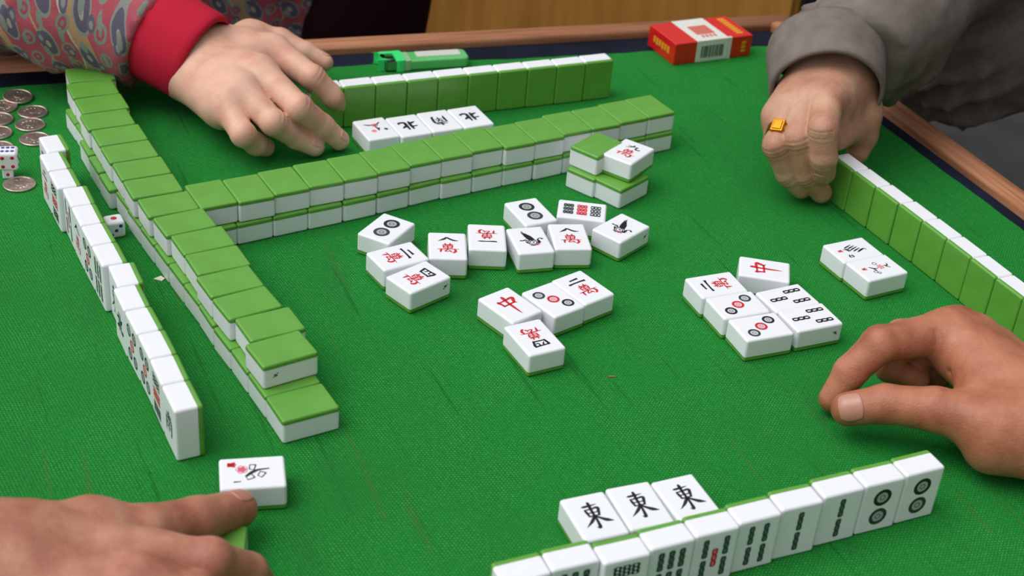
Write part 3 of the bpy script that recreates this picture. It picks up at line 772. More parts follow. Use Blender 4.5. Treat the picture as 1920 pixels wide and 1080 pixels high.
def surface(f, lo, hi, h):
    """surface nets"""
    n = [int(math.ceil((hi[i]-lo[i])/h))+1 for i in range(3)]
    ax = [lo[i]+h*np.arange(n[i]) for i in range(3)]
    V = np.empty(n, np.float32)
    Y, Z = np.meshgrid(ax[1], ax[2], indexing='ij'); yz = np.stack([Y.ravel(), Z.ravel()], 1)
    st = max(1, int(400000/len(yz)))
    for i in range(0, n[0], st):
        xs = ax[0][i:i+st]
        P = np.concatenate([np.repeat(xs, len(yz))[:, None], np.tile(yz, (len(xs), 1))], 1)
        V[i:i+st] = f(P).reshape(len(xs), n[1], n[2])
    S = V < 0
    cnt = np.zeros([k-1 for k in n], np.int8); acc = np.zeros([k-1 for k in n]+[3]); wt = np.zeros([k-1 for k in n])
    def sl(o): return tuple(slice(o[i], n[i]-1+o[i]) for i in range(3))
    corners = [(i, j, k) for i in (0, 1) for j in (0, 1) for k in (0, 1)]
    for c in corners:
        for a in range(3):
            if c[a] == 0:
                c2 = list(c); c2[a] = 1; c2 = tuple(c2)
                va, vb = V[sl(c)], V[sl(c2)]; x = (va < 0) != (vb < 0)
                t = np.where(x, va/np.where(x, va-vb, 1), 0)
                for d in range(3): acc[..., d] += np.where(x, c[d]+(t if d == a else 0), 0)
                wt += x
    act = wt > 0
    idx = -np.ones(act.shape, np.int64); idx[act] = np.arange(act.sum())
    base = np.stack(np.nonzero(act), 1)
    P = (base+acc[act]/wt[act][:, None])*h+np.array(lo)
    faces = []
    for a in range(3):
        b, c = (a+1) % 3, (a+2) % 3
        s0 = [slice(1, n[i]-1) for i in range(3)]; s0[a] = slice(0, n[a]-1)
        s1 = list(s0); s1[a] = slice(1, n[a])
        A = S[tuple(s0)]; B = S[tuple(s1)]
        for sg in (True, False):
            q = np.stack(np.nonzero((A == sg) & (B != sg)), 1)
            off = np.array([1, 1, 1]); off[a] = 0; q = q+off
            if len(q) == 0: continue
            eb = np.eye(3, dtype=int)[b]; ec = np.eye(3, dtype=int)[c]
            quad = [q, q-eb, q-eb-ec, q-ec]
            ids = np.stack([idx[x[:, 0], x[:, 1], x[:, 2]] for x in quad], 1)
            faces.append(ids if sg else ids[:, ::-1])
    F = np.concatenate(faces)
    for _ in range(2):
        g, d = grad(f, P, h*0.4); P = P-g*np.clip(d, -h, h)[:, None]*0.8
    return P, F
def grad(f, P, e):
    d = f(P).astype(np.float64); g = np.stack([(f(P+np.eye(3)[i]*e)-f(P-np.eye(3)[i]*e)) for i in range(3)], 1).astype(np.float64)
    return g/(np.linalg.norm(g, axis=1, keepdims=True)+1e-12), d
def body_mesh(name, parts, lo, hi, h, m, parent, creases=(), extra=None):
    f = field(parts); P, F = surface(f, lo, hi, h)
    N, _ = grad(f, P, h*0.6)
    disp = np.zeros(len(P))
    for pts, w, dep in creases:          # thin skin folds
        best = np.full(len(P), 9.0)
        for a, b in zip(pts[:-1], pts[1:]): best = np.minimum(best, sd_cap(P, a, b, 0, 0))
        disp -= dep*np.exp(-(best/w)**2)
    if extra is not None: disp += extra(P, N)
    P = P+N*disp[:, None]
    me = bpy.data.meshes.new(name)
    me.vertices.add(len(P)); me.vertices.foreach_set('co', P.astype(np.float32).ravel())
    me.loops.add(F.size); me.loops.foreach_set('vertex_index', F.astype(np.int32).ravel())
    me.polygons.add(len(F)); me.polygons.foreach_set('loop_start', np.arange(0, F.size, 4, dtype=np.int32))
    me.polygons.foreach_set('use_smooth', np.ones(len(F), dtype=bool))
    me.update(calc_edges=True); me.validate()
    me.materials.append(m)
    o = bpy.data.objects.new(name, me); COL.objects.link(o); o.parent = parent
    o.matrix_parent_inverse = parent.matrix_basis.inverted() if parent else Matrix.Identity(4)
    return o
def V3(*a): return np.array(a, float)
def unit(v): return np.asarray(v, float)/np.linalg.norm(v)

def finger(J, rad):
    return [('c', J[i], J[i+1], rad[i], rad[i+1]) for i in range(len(J)-1)]
def knuckle(J, i, up, r, lift):
    c = np.asarray(J[i])+unit(up)*lift
    return ('c', c, c+1e-5, r, r)
def nail(parent, tip0, tip1, r, normal, w, l, f, t=0.62):
    """a fingernail: a thin curved shell laid on the finger surface given by the field f"""
    a = np.asarray(tip0, float); b = np.asarray(tip1, float); ax = unit(b-a)
    n = np.asarray(normal, float); n = unit(n-ax*(n @ ax)); s = np.cross(ax, n)
    c = a+(b-a)*t
    NU = NV = 17; pts = []; off = []
    for lay in (1, 0):
        for j in range(NV):
            for i in range(NU):
                u = -1+2*i/(NU-1); q = -1+2*j/(NV-1)
                uu = u*math.sqrt(max(0, 1-0.36*q*q)); qq = q*math.sqrt(max(0, 1-0.36*u*u))
                ph = uu*w/2/r; e2 = max(abs(u), abs(q))
                pts.append(c+ax*qq*l/2+(n*math.cos(ph)+s*math.sin(ph))*r*1.02)
                off.append((0.00055 if e2 < 0.99 else 0.0002) if lay else -0.0007)
    P = np.array(pts); off = np.array(off)
    for _ in range(4):
        g, d = grad(f, P, 0.0006)
        P = P-g*(d-off)[:, None]
    K = NU*NV; fs = []
    for j in range(NV-1):
        for i in range(NU-1):
            q = (j*NU+i, j*NU+i+1, (j+1)*NU+i+1, (j+1)*NU+i)
            fs.append(q[::-1]); fs.append(tuple(x+K for x in q))
    ring = [i for i in range(NU)]+[j*NU+NU-1 for j in range(1, NV)]+[(NV-1)*NU+i for i in range(NU-2, -1, -1)]+[j*NU for j in range(NV-2, 0, -1)]
    for x, y in zip(ring, ring[1:]+ring[:1]): fs.append((x, y, y+K, x+K))
    return mesh_obj('fingernail', P-np.array(parent.location), fs, NAIL, parent, smooth=True)

# ---------------------------------------------------------------- joints of the four hands (metres)
HJ = {
 'R': {
  'index': [(0.3173, 0.8977, 0.056), (0.2643, 0.8748, 0.056), (0.2464, 0.8682, 0.034), (0.2371, 0.863, 0.013)],
  'thumb': [(0.341, 0.8107, 0.04), (0.299, 0.8264, 0.038), (0.2663, 0.8349, 0.033), (0.2419, 0.8357, 0.025)],
  'wrist': [(0.3899, 0.8183, 0.042), (0.452, 0.7279, 0.075)],
  'heel': [(0.3364, 0.8073, 0.026), (0.372, 0.8074, 0.03)],
  'middle': [(0.3264, 0.9075, 0.056), (0.2833, 0.8925, 0.053), (0.2802, 0.8899, 0.026), (0.3041, 0.8928, 0.016)],
  'ring': [(0.342, 0.9098, 0.05), (0.3053, 0.9008, 0.045), (0.3021, 0.9018, 0.02), (0.3241, 0.9048, 0.013)],
  'pinky': [(0.3591, 0.9069, 0.042), (0.3295, 0.9068, 0.034), (0.3288, 0.9116, 0.016), (0.3461, 0.913, 0.012)],
 },
 'TL': {
  'index': [(-0.2438, 1.2767, 0.06), (-0.2016, 1.2458, 0.05), (-0.1839, 1.2489, 0.032), (-0.1739, 1.2619, 0.0145)],
  'middle': [(-0.2456, 1.2181, 0.064), (-0.2025, 1.1787, 0.051), (-0.1844, 1.1931, 0.028), (-0.1703, 1.2017, 0.011)],
  'ring': [(-0.2566, 1.1913, 0.058), (-0.2229, 1.1632, 0.042), (-0.2052, 1.18, 0.021), (-0.1897, 1.1853, 0.0105)],
  'pinky': [(-0.2693, 1.1821, 0.046), (-0.2471, 1.1506, 0.034), (-0.2388, 1.1639, 0.019), (-0.2325, 1.1744, 0.011)],
  'thumb': [(-0.2787, 1.3422, 0.04), (-0.2502, 1.3454, 0.04), (-0.2241, 1.3395, 0.033), (-0.2043, 1.3355, 0.026)],
  'wrist': [(-0.3115, 1.2627, 0.05), (-0.3555, 1.2655, 0.062)],
 },
 'TR': {
  'index': [(0.2636, 1.2047, 0.094), (0.2561, 1.1614, 0.084), (0.261, 1.1604, 0.058), (0.2665, 1.1703, 0.038)],
  'middle': [(0.2476, 1.2074, 0.088), (0.2384, 1.1725, 0.068), (0.2531, 1.1757, 0.033), (0.2709, 1.1834, 0.0115)],
  'ring': [(0.2326, 1.2042, 0.08), (0.2217, 1.1747, 0.058), (0.2371, 1.1782, 0.03), (0.2523, 1.1831, 0.014)],
  'pinky': [(0.2239, 1.2057, 0.072), (0.2236, 1.1942, 0.05), (0.2363, 1.1945, 0.028), (0.2466, 1.1989, 0.015)],
  'thumb': [(0.3006, 1.2758, 0.078), (0.3086, 1.2427, 0.066), (0.3113, 1.2404, 0.044), (0.3078, 1.234, 0.03)],
  'wrist': [(0.2703, 1.2612, 0.098), (0.283, 1.2994, 0.13)],
 },
 'BL': {
  'thumb': [(-0.2264, 0.6204, 0.046), (-0.197, 0.631, 0.042), (-0.1741, 0.6552, 0.031), (-0.1545, 0.6797, 0.021)],
  'index': [(-0.1834, 0.5983, 0.052), (-0.1532, 0.6002, 0.052), (-0.1355, 0.6161, 0.031), (-0.1297, 0.6245, 0.012)],
  'middle': [(-0.1839, 0.573, 0.056), (-0.1564, 0.5739, 0.05), (-0.1401, 0.5881, 0.028), (-0.1362, 0.5942, 0.012)],
  'ring': [(-0.1906, 0.5543, 0.054), (-0.1657, 0.5519, 0.046), (-0.1539, 0.5663, 0.024), (-0.152, 0.5682, 0.012)],
  'pinky': [(-0.2016, 0.5424, 0.05), (-0.1821, 0.5391, 0.04), (-0.1759, 0.5516, 0.02), (-0.1738, 0.5522, 0.012)],
  'wrist': [(-0.2602, 0.5859, 0.048), (-0.3193, 0.5664, 0.065)],
 },
}

SKIN_R = skin_mat('skin_tanned', (178, 112, 82), (152, 88, 62), (194, 130, 100))
SKIN_TL = skin_mat('skin_fair', (222, 174, 148), (210, 148, 126), (230, 188, 162), 0.6)
SKIN_TR = skin_mat('skin_aged', (194, 144, 116), (170, 116, 92), (208, 164, 136), 1.2)
SKIN_BL = skin_mat('skin_warm', (186, 126, 100), (160, 96, 76), (204, 150, 124), 0.7)

def hand_parts(J, rad, wrist, wr, spread, order=('index', 'middle', 'ring', 'pinky'), dors=(0, 0, 1), kn=0.0010, palm_k=0.016, join=0.009, down=0.008):
    parts = []
    palm = []
    for i, nme in enumerate(order):
        m = np.array(J[nme][0]); w = np.array(wrist[0])+np.array(spread)*(1.5-i)/1.5
        r0 = rad[nme][0]
        palm.append(('c', w-np.array(dors)*0.002, m-np.array(dors)*down*0.5, wr*0.72, r0*1.08))
        palm.append(('c', w-np.array(dors)*down, m-np.array(dors)*down*1.5+(w-m)*0.12, wr*0.6, r0*1.0))
    th = np.array(J['thumb'][0]); mi = np.array(J['index'][0]); ri = np.array(J['pinky'][0])
    palm.append(('c', np.array(wrist[0]), th, wr*0.75, rad['thumb'][0]))
    palm.append(('c', th, mi*0.75+np.array(wrist[0])*0.25, rad['thumb'][0]*0.8, rad['index'][0]*0.85))
    parts.append((0, palm, palm_k))
    return parts

def person(label, loc):
    return thing('person', label, 'person', loc)

def build_hand(p, J, rad, wrist, wr, spread, skin, lo, hi, h, forearm, dors, creases=(), extra_palm=(), join=0.009, kn=0.11, extra=None, down=0.008):
    parts = hand_parts(J, rad, wrist, wr, spread, dors=dors, down=down)
    parts[0][1].extend(extra_palm)
    fore = [('c', forearm[i][0], forearm[i+1][0], forearm[i][1], forearm[i+1][1]) for i in range(len(forearm)-1)]
    parts.append((0.022, fore, 0.015))
    groups = []
    for n in ('index', 'middle', 'ring', 'pinky'):
        g = finger(J[n], rad[n])
        pip = knuckle(J[n], 1, dors, rad[n][1]*0.93, rad[n][1]*kn)
        groups.append((n, g+[pip]))
    # fingers merge softly with the palm but keep a sharp seam between each other
    fs = []
    for n, g in groups: fs.append((g, n))
    def f(P):
        D = field(parts)(P)
        T = field([(0, finger(J['thumb'], rad['thumb']), 0.004)])(P)
        FD = None
        for g, n in fs:
            d = field([(0, g, 0.0035)])(P)
            FD = d if FD is None else smin(FD, d, 0.0020)
        D2 = smin(D, FD, join)
        return smin(D2, T, 0.010)
    P, F = surface(f, lo, hi, h)
    N, _ = grad(f, P, h*0.6)
    disp = np.zeros(len(P))
    for pts, w, dep in creases:
        best = np.full(len(P), 9.0, np.float32)
        for a, b in zip(pts[:-1], pts[1:]): best = np.minimum(best, sd_cap(P.astype(np.float32), a, b, 0, 0))
        disp -= dep*np.exp(-(best/w)**2)
    if extra is not None: disp += extra(P, N)
    P = P+N*disp[:, None]
    me = bpy.data.meshes.new('body')
    me.vertices.add(len(P)); me.vertices.foreach_set('co', (P-np.array(p.location)).astype(np.float32).ravel())
    me.loops.add(F.size); me.loops.foreach_set('vertex_index', F.astype(np.int32).ravel())
    me.polygons.add(len(F)); me.polygons.foreach_set('loop_start', np.arange(0, F.size, 4, dtype=np.int32))
    me.polygons.foreach_set('use_smooth', np.ones(len(F), dtype=bool))
    me.update(calc_edges=True); me.validate(); me.materials.append(skin)
    o = bpy.data.objects.new('body', me); COL.objects.link(o); o.parent = p
    return o, f

def arc_crease(J, i, t, rr, dors, half=70, n=7):
    """points across the back of a finger at joint i, for a skin fold"""
    a = np.array(J[i]); b = np.array(J[i+1]) if i+1 < len(J) else a+(a-np.array(J[i-1])); ax = unit(b-a)
    n0 = unit(np.array(dors)-ax*(np.array(dors) @ ax)); s = np.cross(ax, n0); c = a+(b-a)*t
    return [tuple(c+rr*(n0*math.cos(R(q))+s*math.sin(R(q)))) for q in np.linspace(-half, half, n)]

# ------------------------------------------------ person at the right: bare tanned hand, loose fist
J = HJ['R']
rad = {'index': (.0158, .0130, .0117, .0100), 'middle': (.0138, .0115, .0102, .009), 'ring': (.013, .0108, .0098, .0086), 'pinky': (.012, .0095, .0085, .0076), 'thumb': (.0195, .0155, .0135, .0120)}
pR = person('person whose bare tanned hand rests in a loose fist beside the front row', (0.40, 0.80, 0.0))
cr = []
d = (-.2, -.6, .75)
cr += [(arc_crease(J['index'], 1, 0.12, .0118, (-.1, -1, -.15), 62), .0015, .0013), (arc_crease(J['index'], 2, 0.05, .0105, (-.1, -1, -.15), 62), .0013, .0011), (arc_crease(J['index'], 0, 0.35, .0135, (.1, -1, -.2), 58), .0018, .0022)]
for t in (-.12, .0, .1): cr.append((arc_crease(J['thumb'], 2, t, .0125, (-.1, -.7, .7), 60), .0011, .0009))
cr.append(([(.330, .874, .062), (.318, .868, .052), (.312, .862, .040)], .0018, .002))
wristR = [np.array(J['wrist'][0])]
o, fR = build_hand(pR, J, rad, wristR, .030, (0.0, -0.028, 0.004), SKIN_R, (.215, .555, -.002), (.600, .955, .150), .00165,
           [((.3899, .8183, .044), .036), ((.430, .770, .058), .034), ((.475, .700, .080), .038), ((.535, .600, .105), .042)], (0, 0, 1), cr,
           [('c', J['heel'][0], J['heel'][1], .020, .024), ('c', (.322, .835, .030), (.35, .83, .03), .016, .020)], kn=.03)
SLEEVE_DK = mat('sleeve_dark', (52, 56, 66), 0.9, spec=0.1)
def nails(p, f, lst):
    for J0, J1, r, n, w, l, t in lst: nail(p, J0, J1, r, n, w, l, f, t)
nails(pR, fR, [(J['thumb'][2], J['thumb'][3], .0122, (-.36, -.70, .60), .0235, .0195, .96)])

# ------------------------------------------------ person at the upper left: patterned jacket, red cuff
J = HJ['TL']
rad = {'index': (.0148, .0117, .0108, .0095), 'middle': (.0150, .0118, .0110, .0097), 'ring': (.0142, .0114, .0105, .0091), 'pinky': (.0130, .0108, .0100, .0085), 'thumb': (.0170, .0128, .0104, .0086)}
pT = person('person in patterned red jacket with red cuff reaching a hand over the far row', (-0.38, 1.62, 0.0))
cr = []
for n in ('index', 'middle', 'ring', 'pinky'):
    for t in (-.1, .06): cr.append((arc_crease(J[n], 1, t, rad[n][1]*1.12, (0, -.3, 1), 45), .0011, .0006))
    cr.append((arc_crease(J[n], 2, 0, rad[n][2], (0, -.3, 1), 50), .0010, .0005))
o, fT = build_hand(pT, J, rad, [np.array((-.312, 1.262, .049))], .032, (0.004, .015, .002), SKIN_TL, (-.40, 1.10, -.002), (-.140, 1.395, .115), .00140,
           [((-.312, 1.262, .050), .032), ((-.385, 1.275, .066), .032)], (0, 0, 1), cr, [('c', (-.262, 1.262, .050), (-.272, 1.215, .046), .023, .022), ('c', (-.292, 1.288, .048), (-.255, 1.300, .048), .024, .018), ('c', (-.290, 1.232, .044), (-.272, 1.195, .040), .024, .018)], join=.009, down=.006)
NAIL_OWN = NAIL; NAIL = mat('nail_fair', (212, 158, 138), 0.3, sss=0.1, sss_r=(.003, .0015, .001))
nails(pT, fT, [(J[n][2], J[n][3], rad[n][3]*1.06, nn, .0095 if n != 'pinky' else .0075, .0095, .86) for n, nn in
           (('index', (.55, -.35, .75)), ('middle', (.55, -.45, .7)), ('ring', (.5, -.5, .7)), ('pinky', (.4, -.5, .75)), ('thumb', (-.1, .35, 1)))])

NAIL = NAIL_OWN
JACK = mat('jacket_pattern', (176, 60, 76), 0.92, spec=0.1)
k = NT(JACK)
v = k.obj()
nzv = k.new('ShaderNodeTexNoise'); nzv.inputs['Scale'].default_value = 24; k.l.new(v, nzv.inputs['Vector'])
def dotn(vec, d):
    x = k.new('ShaderNodeVectorMath', operation='DOT_PRODUCT'); x.inputs[1].default_value = d; k.l.new(vec, x.inputs[0]); return x.outputs['Value']
scl = k.new('ShaderNodeVectorMath', operation='SCALE'); scl.inputs['Scale'].default_value = 0.007; k.l.new(nzv.outputs['Color'], scl.inputs[0])
wadd = k.new('ShaderNodeVectorMath', operation='ADD'); k.l.new(v, wadd.inputs[0]); k.l.new(scl.outputs[0], wadd.inputs[1])
cs = dotn(wadd.outputs[0], (.94, -.34, .10)); ct = dotn(wadd.outputs[0], (-.10, -.62, .78))
def motif(ps, pt, os, ot, rx, ry, shear=0.0):
    """distance field of an oval repeated in staggered rows"""
    s_ = k.math('ADD', k.math('DIVIDE', cs, ps), os)
    row = k.math('FLOOR', s_)
    fs_ = k.math('SUBTRACT', k.math('FRACT', s_), 0.5)
    t_ = k.math('ADD', k.math('ADD', k.math('DIVIDE', ct, pt), k.math('MULTIPLY', row, 0.37)), ot)
    ft = k.math('SUBTRACT', k.math('FRACT', t_), 0.5)
    ft2 = k.math('ADD', ft, k.math('MULTIPLY', fs_, shear))
    a_ = k.math('DIVIDE', fs_, rx); b_ = k.math('DIVIDE', ft2, ry)
    return k.math('SQRT', k.math('ADD', k.math('MULTIPLY', a_, a_), k.math('MULTIPLY', b_, b_)))
def over(dst, d, stops):
    """paint concentric colours of an oval over what is below"""
    for r, c in stops:
        mk = k.math('LESS_THAN', d, r); dst = k.mix(mk, dst, lin(c))
    return dst
pat = k.mix(k.ramp(k.noise(v, 30, 3), [(0.4, (0, 0, 0)), (0.6, (1, 1, 1))]), lin((186, 66, 84)), lin((196, 86, 100)))
wl_ = k.math('ADD', k.math('MULTIPLY', k.math('SINE', k.math('MULTIPLY', ct, 60.0)), 0.10), k.math('DIVIDE', cs, 0.080))
fb = k.math('FRACT', wl_)
pat = k.mix(k.math('LESS_THAN', k.math('ABSOLUTE', k.math('SUBTRACT', fb, 0.36)), 0.085), pat, lin((188, 152, 104)))
pat = k.mix(k.math('LESS_THAN', k.math('ABSOLUTE', k.math('SUBTRACT', fb, 0.26)), 0.012), pat, lin((206, 196, 176)))
pat = k.mix(k.math('LESS_THAN', k.math('ABSOLUTE', k.math('SUBTRACT', fb, 0.90)), 0.014), pat, lin((190, 160, 110)))
pat = over(pat, motif(.034, .034, .1, .0, .24, .40, .5), [(1.0, (140, 154, 142)), (.82, (82, 84, 110)), (.26, (176, 170, 150))])
pat = over(pat, motif(.034, .021, .60, .4, .17, .30, -.3), [(1.1, (128, 148, 136)), (.72, (178, 66, 84)), (.30, (120, 140, 130))])
pat = over(pat, motif(.024, .037, .33, .2, .16, .16), [(1.0, (92, 92, 118)), (.5, (150, 156, 150))])
pat = over(pat, motif(.018, .028, .15, .7, .15, .20, .4), [(1.0, (132, 150, 138))])
pat = k.mix(0.24, pat, lin((146, 118, 118)))
k.color(pat)
k.bump(k.noise(v, 420, 2), 0.4, 0.0008)
REDC = mat('cuff_red', (196, 34, 58), 0.85, spec=0.15)
k = NT(REDC); v = k.obj(); k.bump(k.noise(v, 500, 2), 0.3, 0.0006)
DARKC = mat('dark_maroon_cloth', (44, 22, 26), 0.95, spec=0.05)

def folds(dirs, amp, ph=0.0):
    """soft cloth folds: warped ridges that run across the given directions"""
    def ex(P, N):
        x, y, z = P[:, 0], P[:, 1], P[:, 2]
        w = 0.9*np.sin(23*x+17*y-11*z+ph)+0.8*np.sin(-14*x+29*y+31*z+2*ph)
        o = 0
        for d, f, a in dirs:
            t = f*(P @ np.array(d))+1.5*w+ph
            o = o+a*((1-np.abs(np.sin(t)))**1.6-0.35)
        m = 0.55+0.45*np.sin(19*x-13*y+15*z+ph*3)
        return amp*o*m
    return ex
def cloth_mesh(p, name, parts, lo, hi, h, m, extra):
    f = field(parts); P, F = surface(f, lo, hi, h); N, _ = grad(f, P, h*0.6)
    if extra is not None: P = P+N*extra(P, N)[:, None]
    me = bpy.data.meshes.new(name)
    me.vertices.add(len(P)); me.vertices.foreach_set('co', (P-np.array(p.location)).astype(np.float32).ravel())
    me.loops.add(F.size); me.loops.foreach_set('vertex_index', F.astype(np.int32).ravel())
    me.polygons.add(len(F)); me.polygons.foreach_set('loop_start', np.arange(0, F.size, 4, dtype=np.int32))
    me.polygons.foreach_set('use_smooth', np.ones(len(F), dtype=bool))
    me.update(calc_edges=True); me.validate(); me.materials.append(m)
    o = bpy.data.objects.new(name, me); COL.objects.link(o); o.parent = p
    return o
def tube(p, name, stations, m, th=0.0025, n=48, wob=None, squash=1.0):
    """open cloth tube: stations (centre, axis, radius)"""
    V = []; F = []
    def ringpts(c, ax, r, j):
        ax = unit(ax); u = np.cross(ax, (0, 0, 1)); u /= np.linalg.norm(u); w = np.cross(u, ax); o = []
        for i in range(n):
            a = 2*PI*i/n; rr = r*(1+(wob(a, j) if wob else 0))
            o.append(np.array(c)+u*rr*math.cos(a)+w*rr*squash*math.sin(a)-np.array(p.location))
        return o
    ns = len(stations)
    for j, (c, ax, r) in enumerate(stations): V += ringpts(c, ax, r, j)
    for j, (c, ax, r) in reversed(list(enumerate(stations))): V += ringpts(c, ax, r-th, j)
    T = 2*ns
    for j in range(T):
        for i in range(n):
            F.append((j*n+i, j*n+(i+1) % n, ((j+1) % T)*n+(i+1) % n, ((j+1) % T)*n+i))
    return mesh_obj(name, V, F, m, p, smooth=True)

armT = [(-.325, 1.266, .059), (-.44, 1.300, .082), (-.54, 1.335, .092), (-.64, 1.45, .14), (-.58, 1.68, .33)]
rT = [.048, .064, .074, .080, .10]
parts = [(0, [('c', armT[i], armT[i+1], rT[i], rT[i+1]) for i in range(4)], .02), (.05, [('e', (-.40, 1.74, .10), (.235, .15, .34))], 0),
         (-1, [('p', (-.352, 1.2745, .067), (.904, -.310, -.297))], 0)]
cloth_mesh(pT, 'jacket', parts, (-.78, 1.15, -.32), (-.12, 1.94, .50), .0065, JACK, folds([((.93, -.30, .2), 36, 1.0), ((.5, .3, .8), 27, .6)], .0075, .6))
ax = unit(np.array((-.070, .024, .023)))
c0 = np.array((-.3085, 1.2600, .0530))
tube(pT, 'cuff', [(c0+ax*t, ax, r) for t, r in ((-.003, .0430), (0, .0450), (.006, .0456), (.02, .0456), (.034, .046), (.046, .0465), (.062, .045))], REDC, .003, 56, lambda a, j: .006*math.sin(5*a+j)+.004*math.sin(9*a))
pp = [(0, [('e', (-.255, 1.76, .02), (.125, .13, .34))], 0)]
cloth_mesh(pT, 'dark_trousers', pp, (-.40, 1.60, -.36), (-.11, 1.92, .38), .012, DARKC, None)

# ------------------------------------------------ person at the upper right: grey-brown shirt, gold ring
J = HJ['TR']
rad = {'index': (.0150, .0128, .0118, .0104), 'middle': (.0148, .0126, .0112, .0098), 'ring': (.0142, .0122, .0108, .0094), 'pinky': (.0128, .0106, .0094, .0082), 'thumb': (.0180, .0148, .0128, .0106)}
pP = person('person in grey-brown shirt with a gold ring holding the far end of the right row', (0.62, 1.62, 0.0))
cr = []
for n in ('index', 'middle', 'ring'):
    for t in (-.12, .0, .12): cr.append((arc_crease(J[n], 1, t, rad[n][1]*1.1, (-.5, -.8, .4), 55), .0012, .0009))
    for t in (-.05, .08): cr.append((arc_crease(J[n], 2, t, rad[n][2]*1.05, (-.5, -.8, .2), 55), .0011, .0008))
o, fP = build_hand(pP, J, rad, [np.array((.2770, 1.268, .096))], .0270, (.010, .003, -.003), SKIN_TR, (.19, 1.13, -.002), (.36, 1.38, .165), .00135,
           [((.2770, 1.268, .096), .0270), ((.292, 1.305, .104), .028), ((.345, 1.362, .128), .030)], (-.25, -.62, .75), cr, [('c', (.272, 1.225, .088), (.300, 1.262, .084), .020, .020), ('c', (.255, 1.24, .086), (.285, 1.25, .088), .022, .024), ('c', (.275, 1.222, .072), (.300, 1.246, .066), .016, .018), ('c', (.2785, 1.2085, .056), (.302, 1.240, .052), .013, .014)], join=.008)
nails(pP, fP, [(J[n][2], J[n][3], rad[n][3]*1.08, (-.45, -.85, .25), .0125, .0125, .80) for n in ('index',)])
# gold ring on the ring finger
GOLD = mat('gold', (186, 122, 34), 0.38, metal=1.0)
a, b = np.array(J['ring'][0]), np.array(J['ring'][1]); axr = unit(b-a); cr_ = a+(b-a)*0.66
tube(pP, 'gold_ring', [(cr_+axr*t, axr, .0135) for t in (-.0042, 0, .0042)], GOLD, .0022, 40)
nrm = unit(np.array((-.5, -.75, .45))); nrm = unit(nrm-axr*(nrm @ axr)); sd = np.cross(axr, nrm)
M = Matrix([[*np.append(sd, 0)], [*np.append(axr, 0)], [*np.append(nrm, 0)], [0, 0, 0, 1]]).transposed()
p = MB(); cc = cr_+nrm*.0128-np.array(pP.location)
for (x0, y0, x1, y1, z1) in ((-.0058, -.0062, .0058, .0062, .0022), (-.0042, -.0046, .0042, .0046, .0030)):
    p.box((x0, y0, -.001), (x1, y1, z1), 0, Matrix.Translation(cc) @ M)
bevel(p.build('ring_plate', GOLD, pP), .0008)

SHIRT = mat('shirt_grey_brown', (120, 110, 102), 0.9, spec=0.12)
k = NT(SHIRT); v = k.obj(); k.color(k.ramp(k.noise(v, 60, 4), [(0.3, lin((112, 102, 95))), (0.7, lin((128, 118, 110)))]))
k.bump(k.noise(v, 700, 2), 0.35, 0.0006)
armP = [(.274, 1.262, .094), (.345, 1.362, .128), (.40, 1.44, .165), (.52, 1.50, .21), (.62, 1.60, .36)]
rP = [.050, .060, .072, .080, .10]
parts = [(0, [('c', armP[i], armP[i+1], rP[i], rP[i+1]) for i in range(4)]+[('c', (.300, 1.330, .085), (.350, 1.362, .078), .044, .044)], .03), (.03, [('e', (.475, 1.545, .135), (.145, .12, .205)), ('e', (.70, 1.62, .17), (.27, .17, .24))], .05),
         (-1, [('p', (.2632, 1.2745, .0972), (-.02, -.9645, -.264))], 0)]
cloth_mesh(pP, 'shirt', parts, (.22, 1.24, -.12), (.98, 1.88, .52), .0065, SHIRT, folds([((.75, .5, .4), 62, 1.0), ((.2, .8, -.5), 47, .9), ((.7, -.4, .6), 90, .5)], .0095, 2.1))
axp = unit(np.array((.06, .95, .30)))
c0 = np.array((.2680, 1.2360, .0870))
tube(pP, 'cuff', [(c0+axp*t, axp, r) for t, r in ((-.002, .0500), (0, .0512), (.004, .0516), (.02, .0522), (.036, .0536), (.048, .0546), (.056, .0535))], SHIRT, .0032, 56, lambda a, j: .012*math.sin(2*a+.6)+.006*math.sin(5*a))

# ------------------------------------------------ person at the lower left: bare hand pushing a flower tile
J = HJ['BL']
rad = {'index': (.0150, .0128, .0112, .0098), 'middle': (.0150, .0128, .0112, .0098), 'ring': (.014, .012, .0105, .0092), 'pinky': (.0125, .0105, .0092, .008), 'thumb': (.0180, .0150, .0142, .0118)}
pB = person('person whose bare hand at the lower left pushes a flower tile with the thumb', (-0.30, 0.60, 0.0))
WB = np.array(J['wrist'][0])
cr = [(arc_crease(J['thumb'], 2, .05, .0122, (-.2, .2, 1), 60), .0012, .0009), (arc_crease(J['thumb'], 2, .2, .012, (-.2, .2, 1), 60), .0012, .0007)]
o, fB = build_hand(pB, J, rad, [WB], .030, (0.004, .017, .0), SKIN_BL, (-.420, .49, -.002), (-.110, .71, .115), .0016,
           [(tuple(WB), .032), (tuple(WB+V3(-.035, -.004, .005)), .033), (tuple(WB+V3(-.080, -.010, .012)), .036), (tuple(WB+V3(-.150, -.020, .024)), .040)], (0, 0, 1), cr, [], join=.009)
nails(pB, fB, [(J['thumb'][2], J['thumb'][3], .0120, (.35, .45, .85), .0150, .0150, 1.0)])

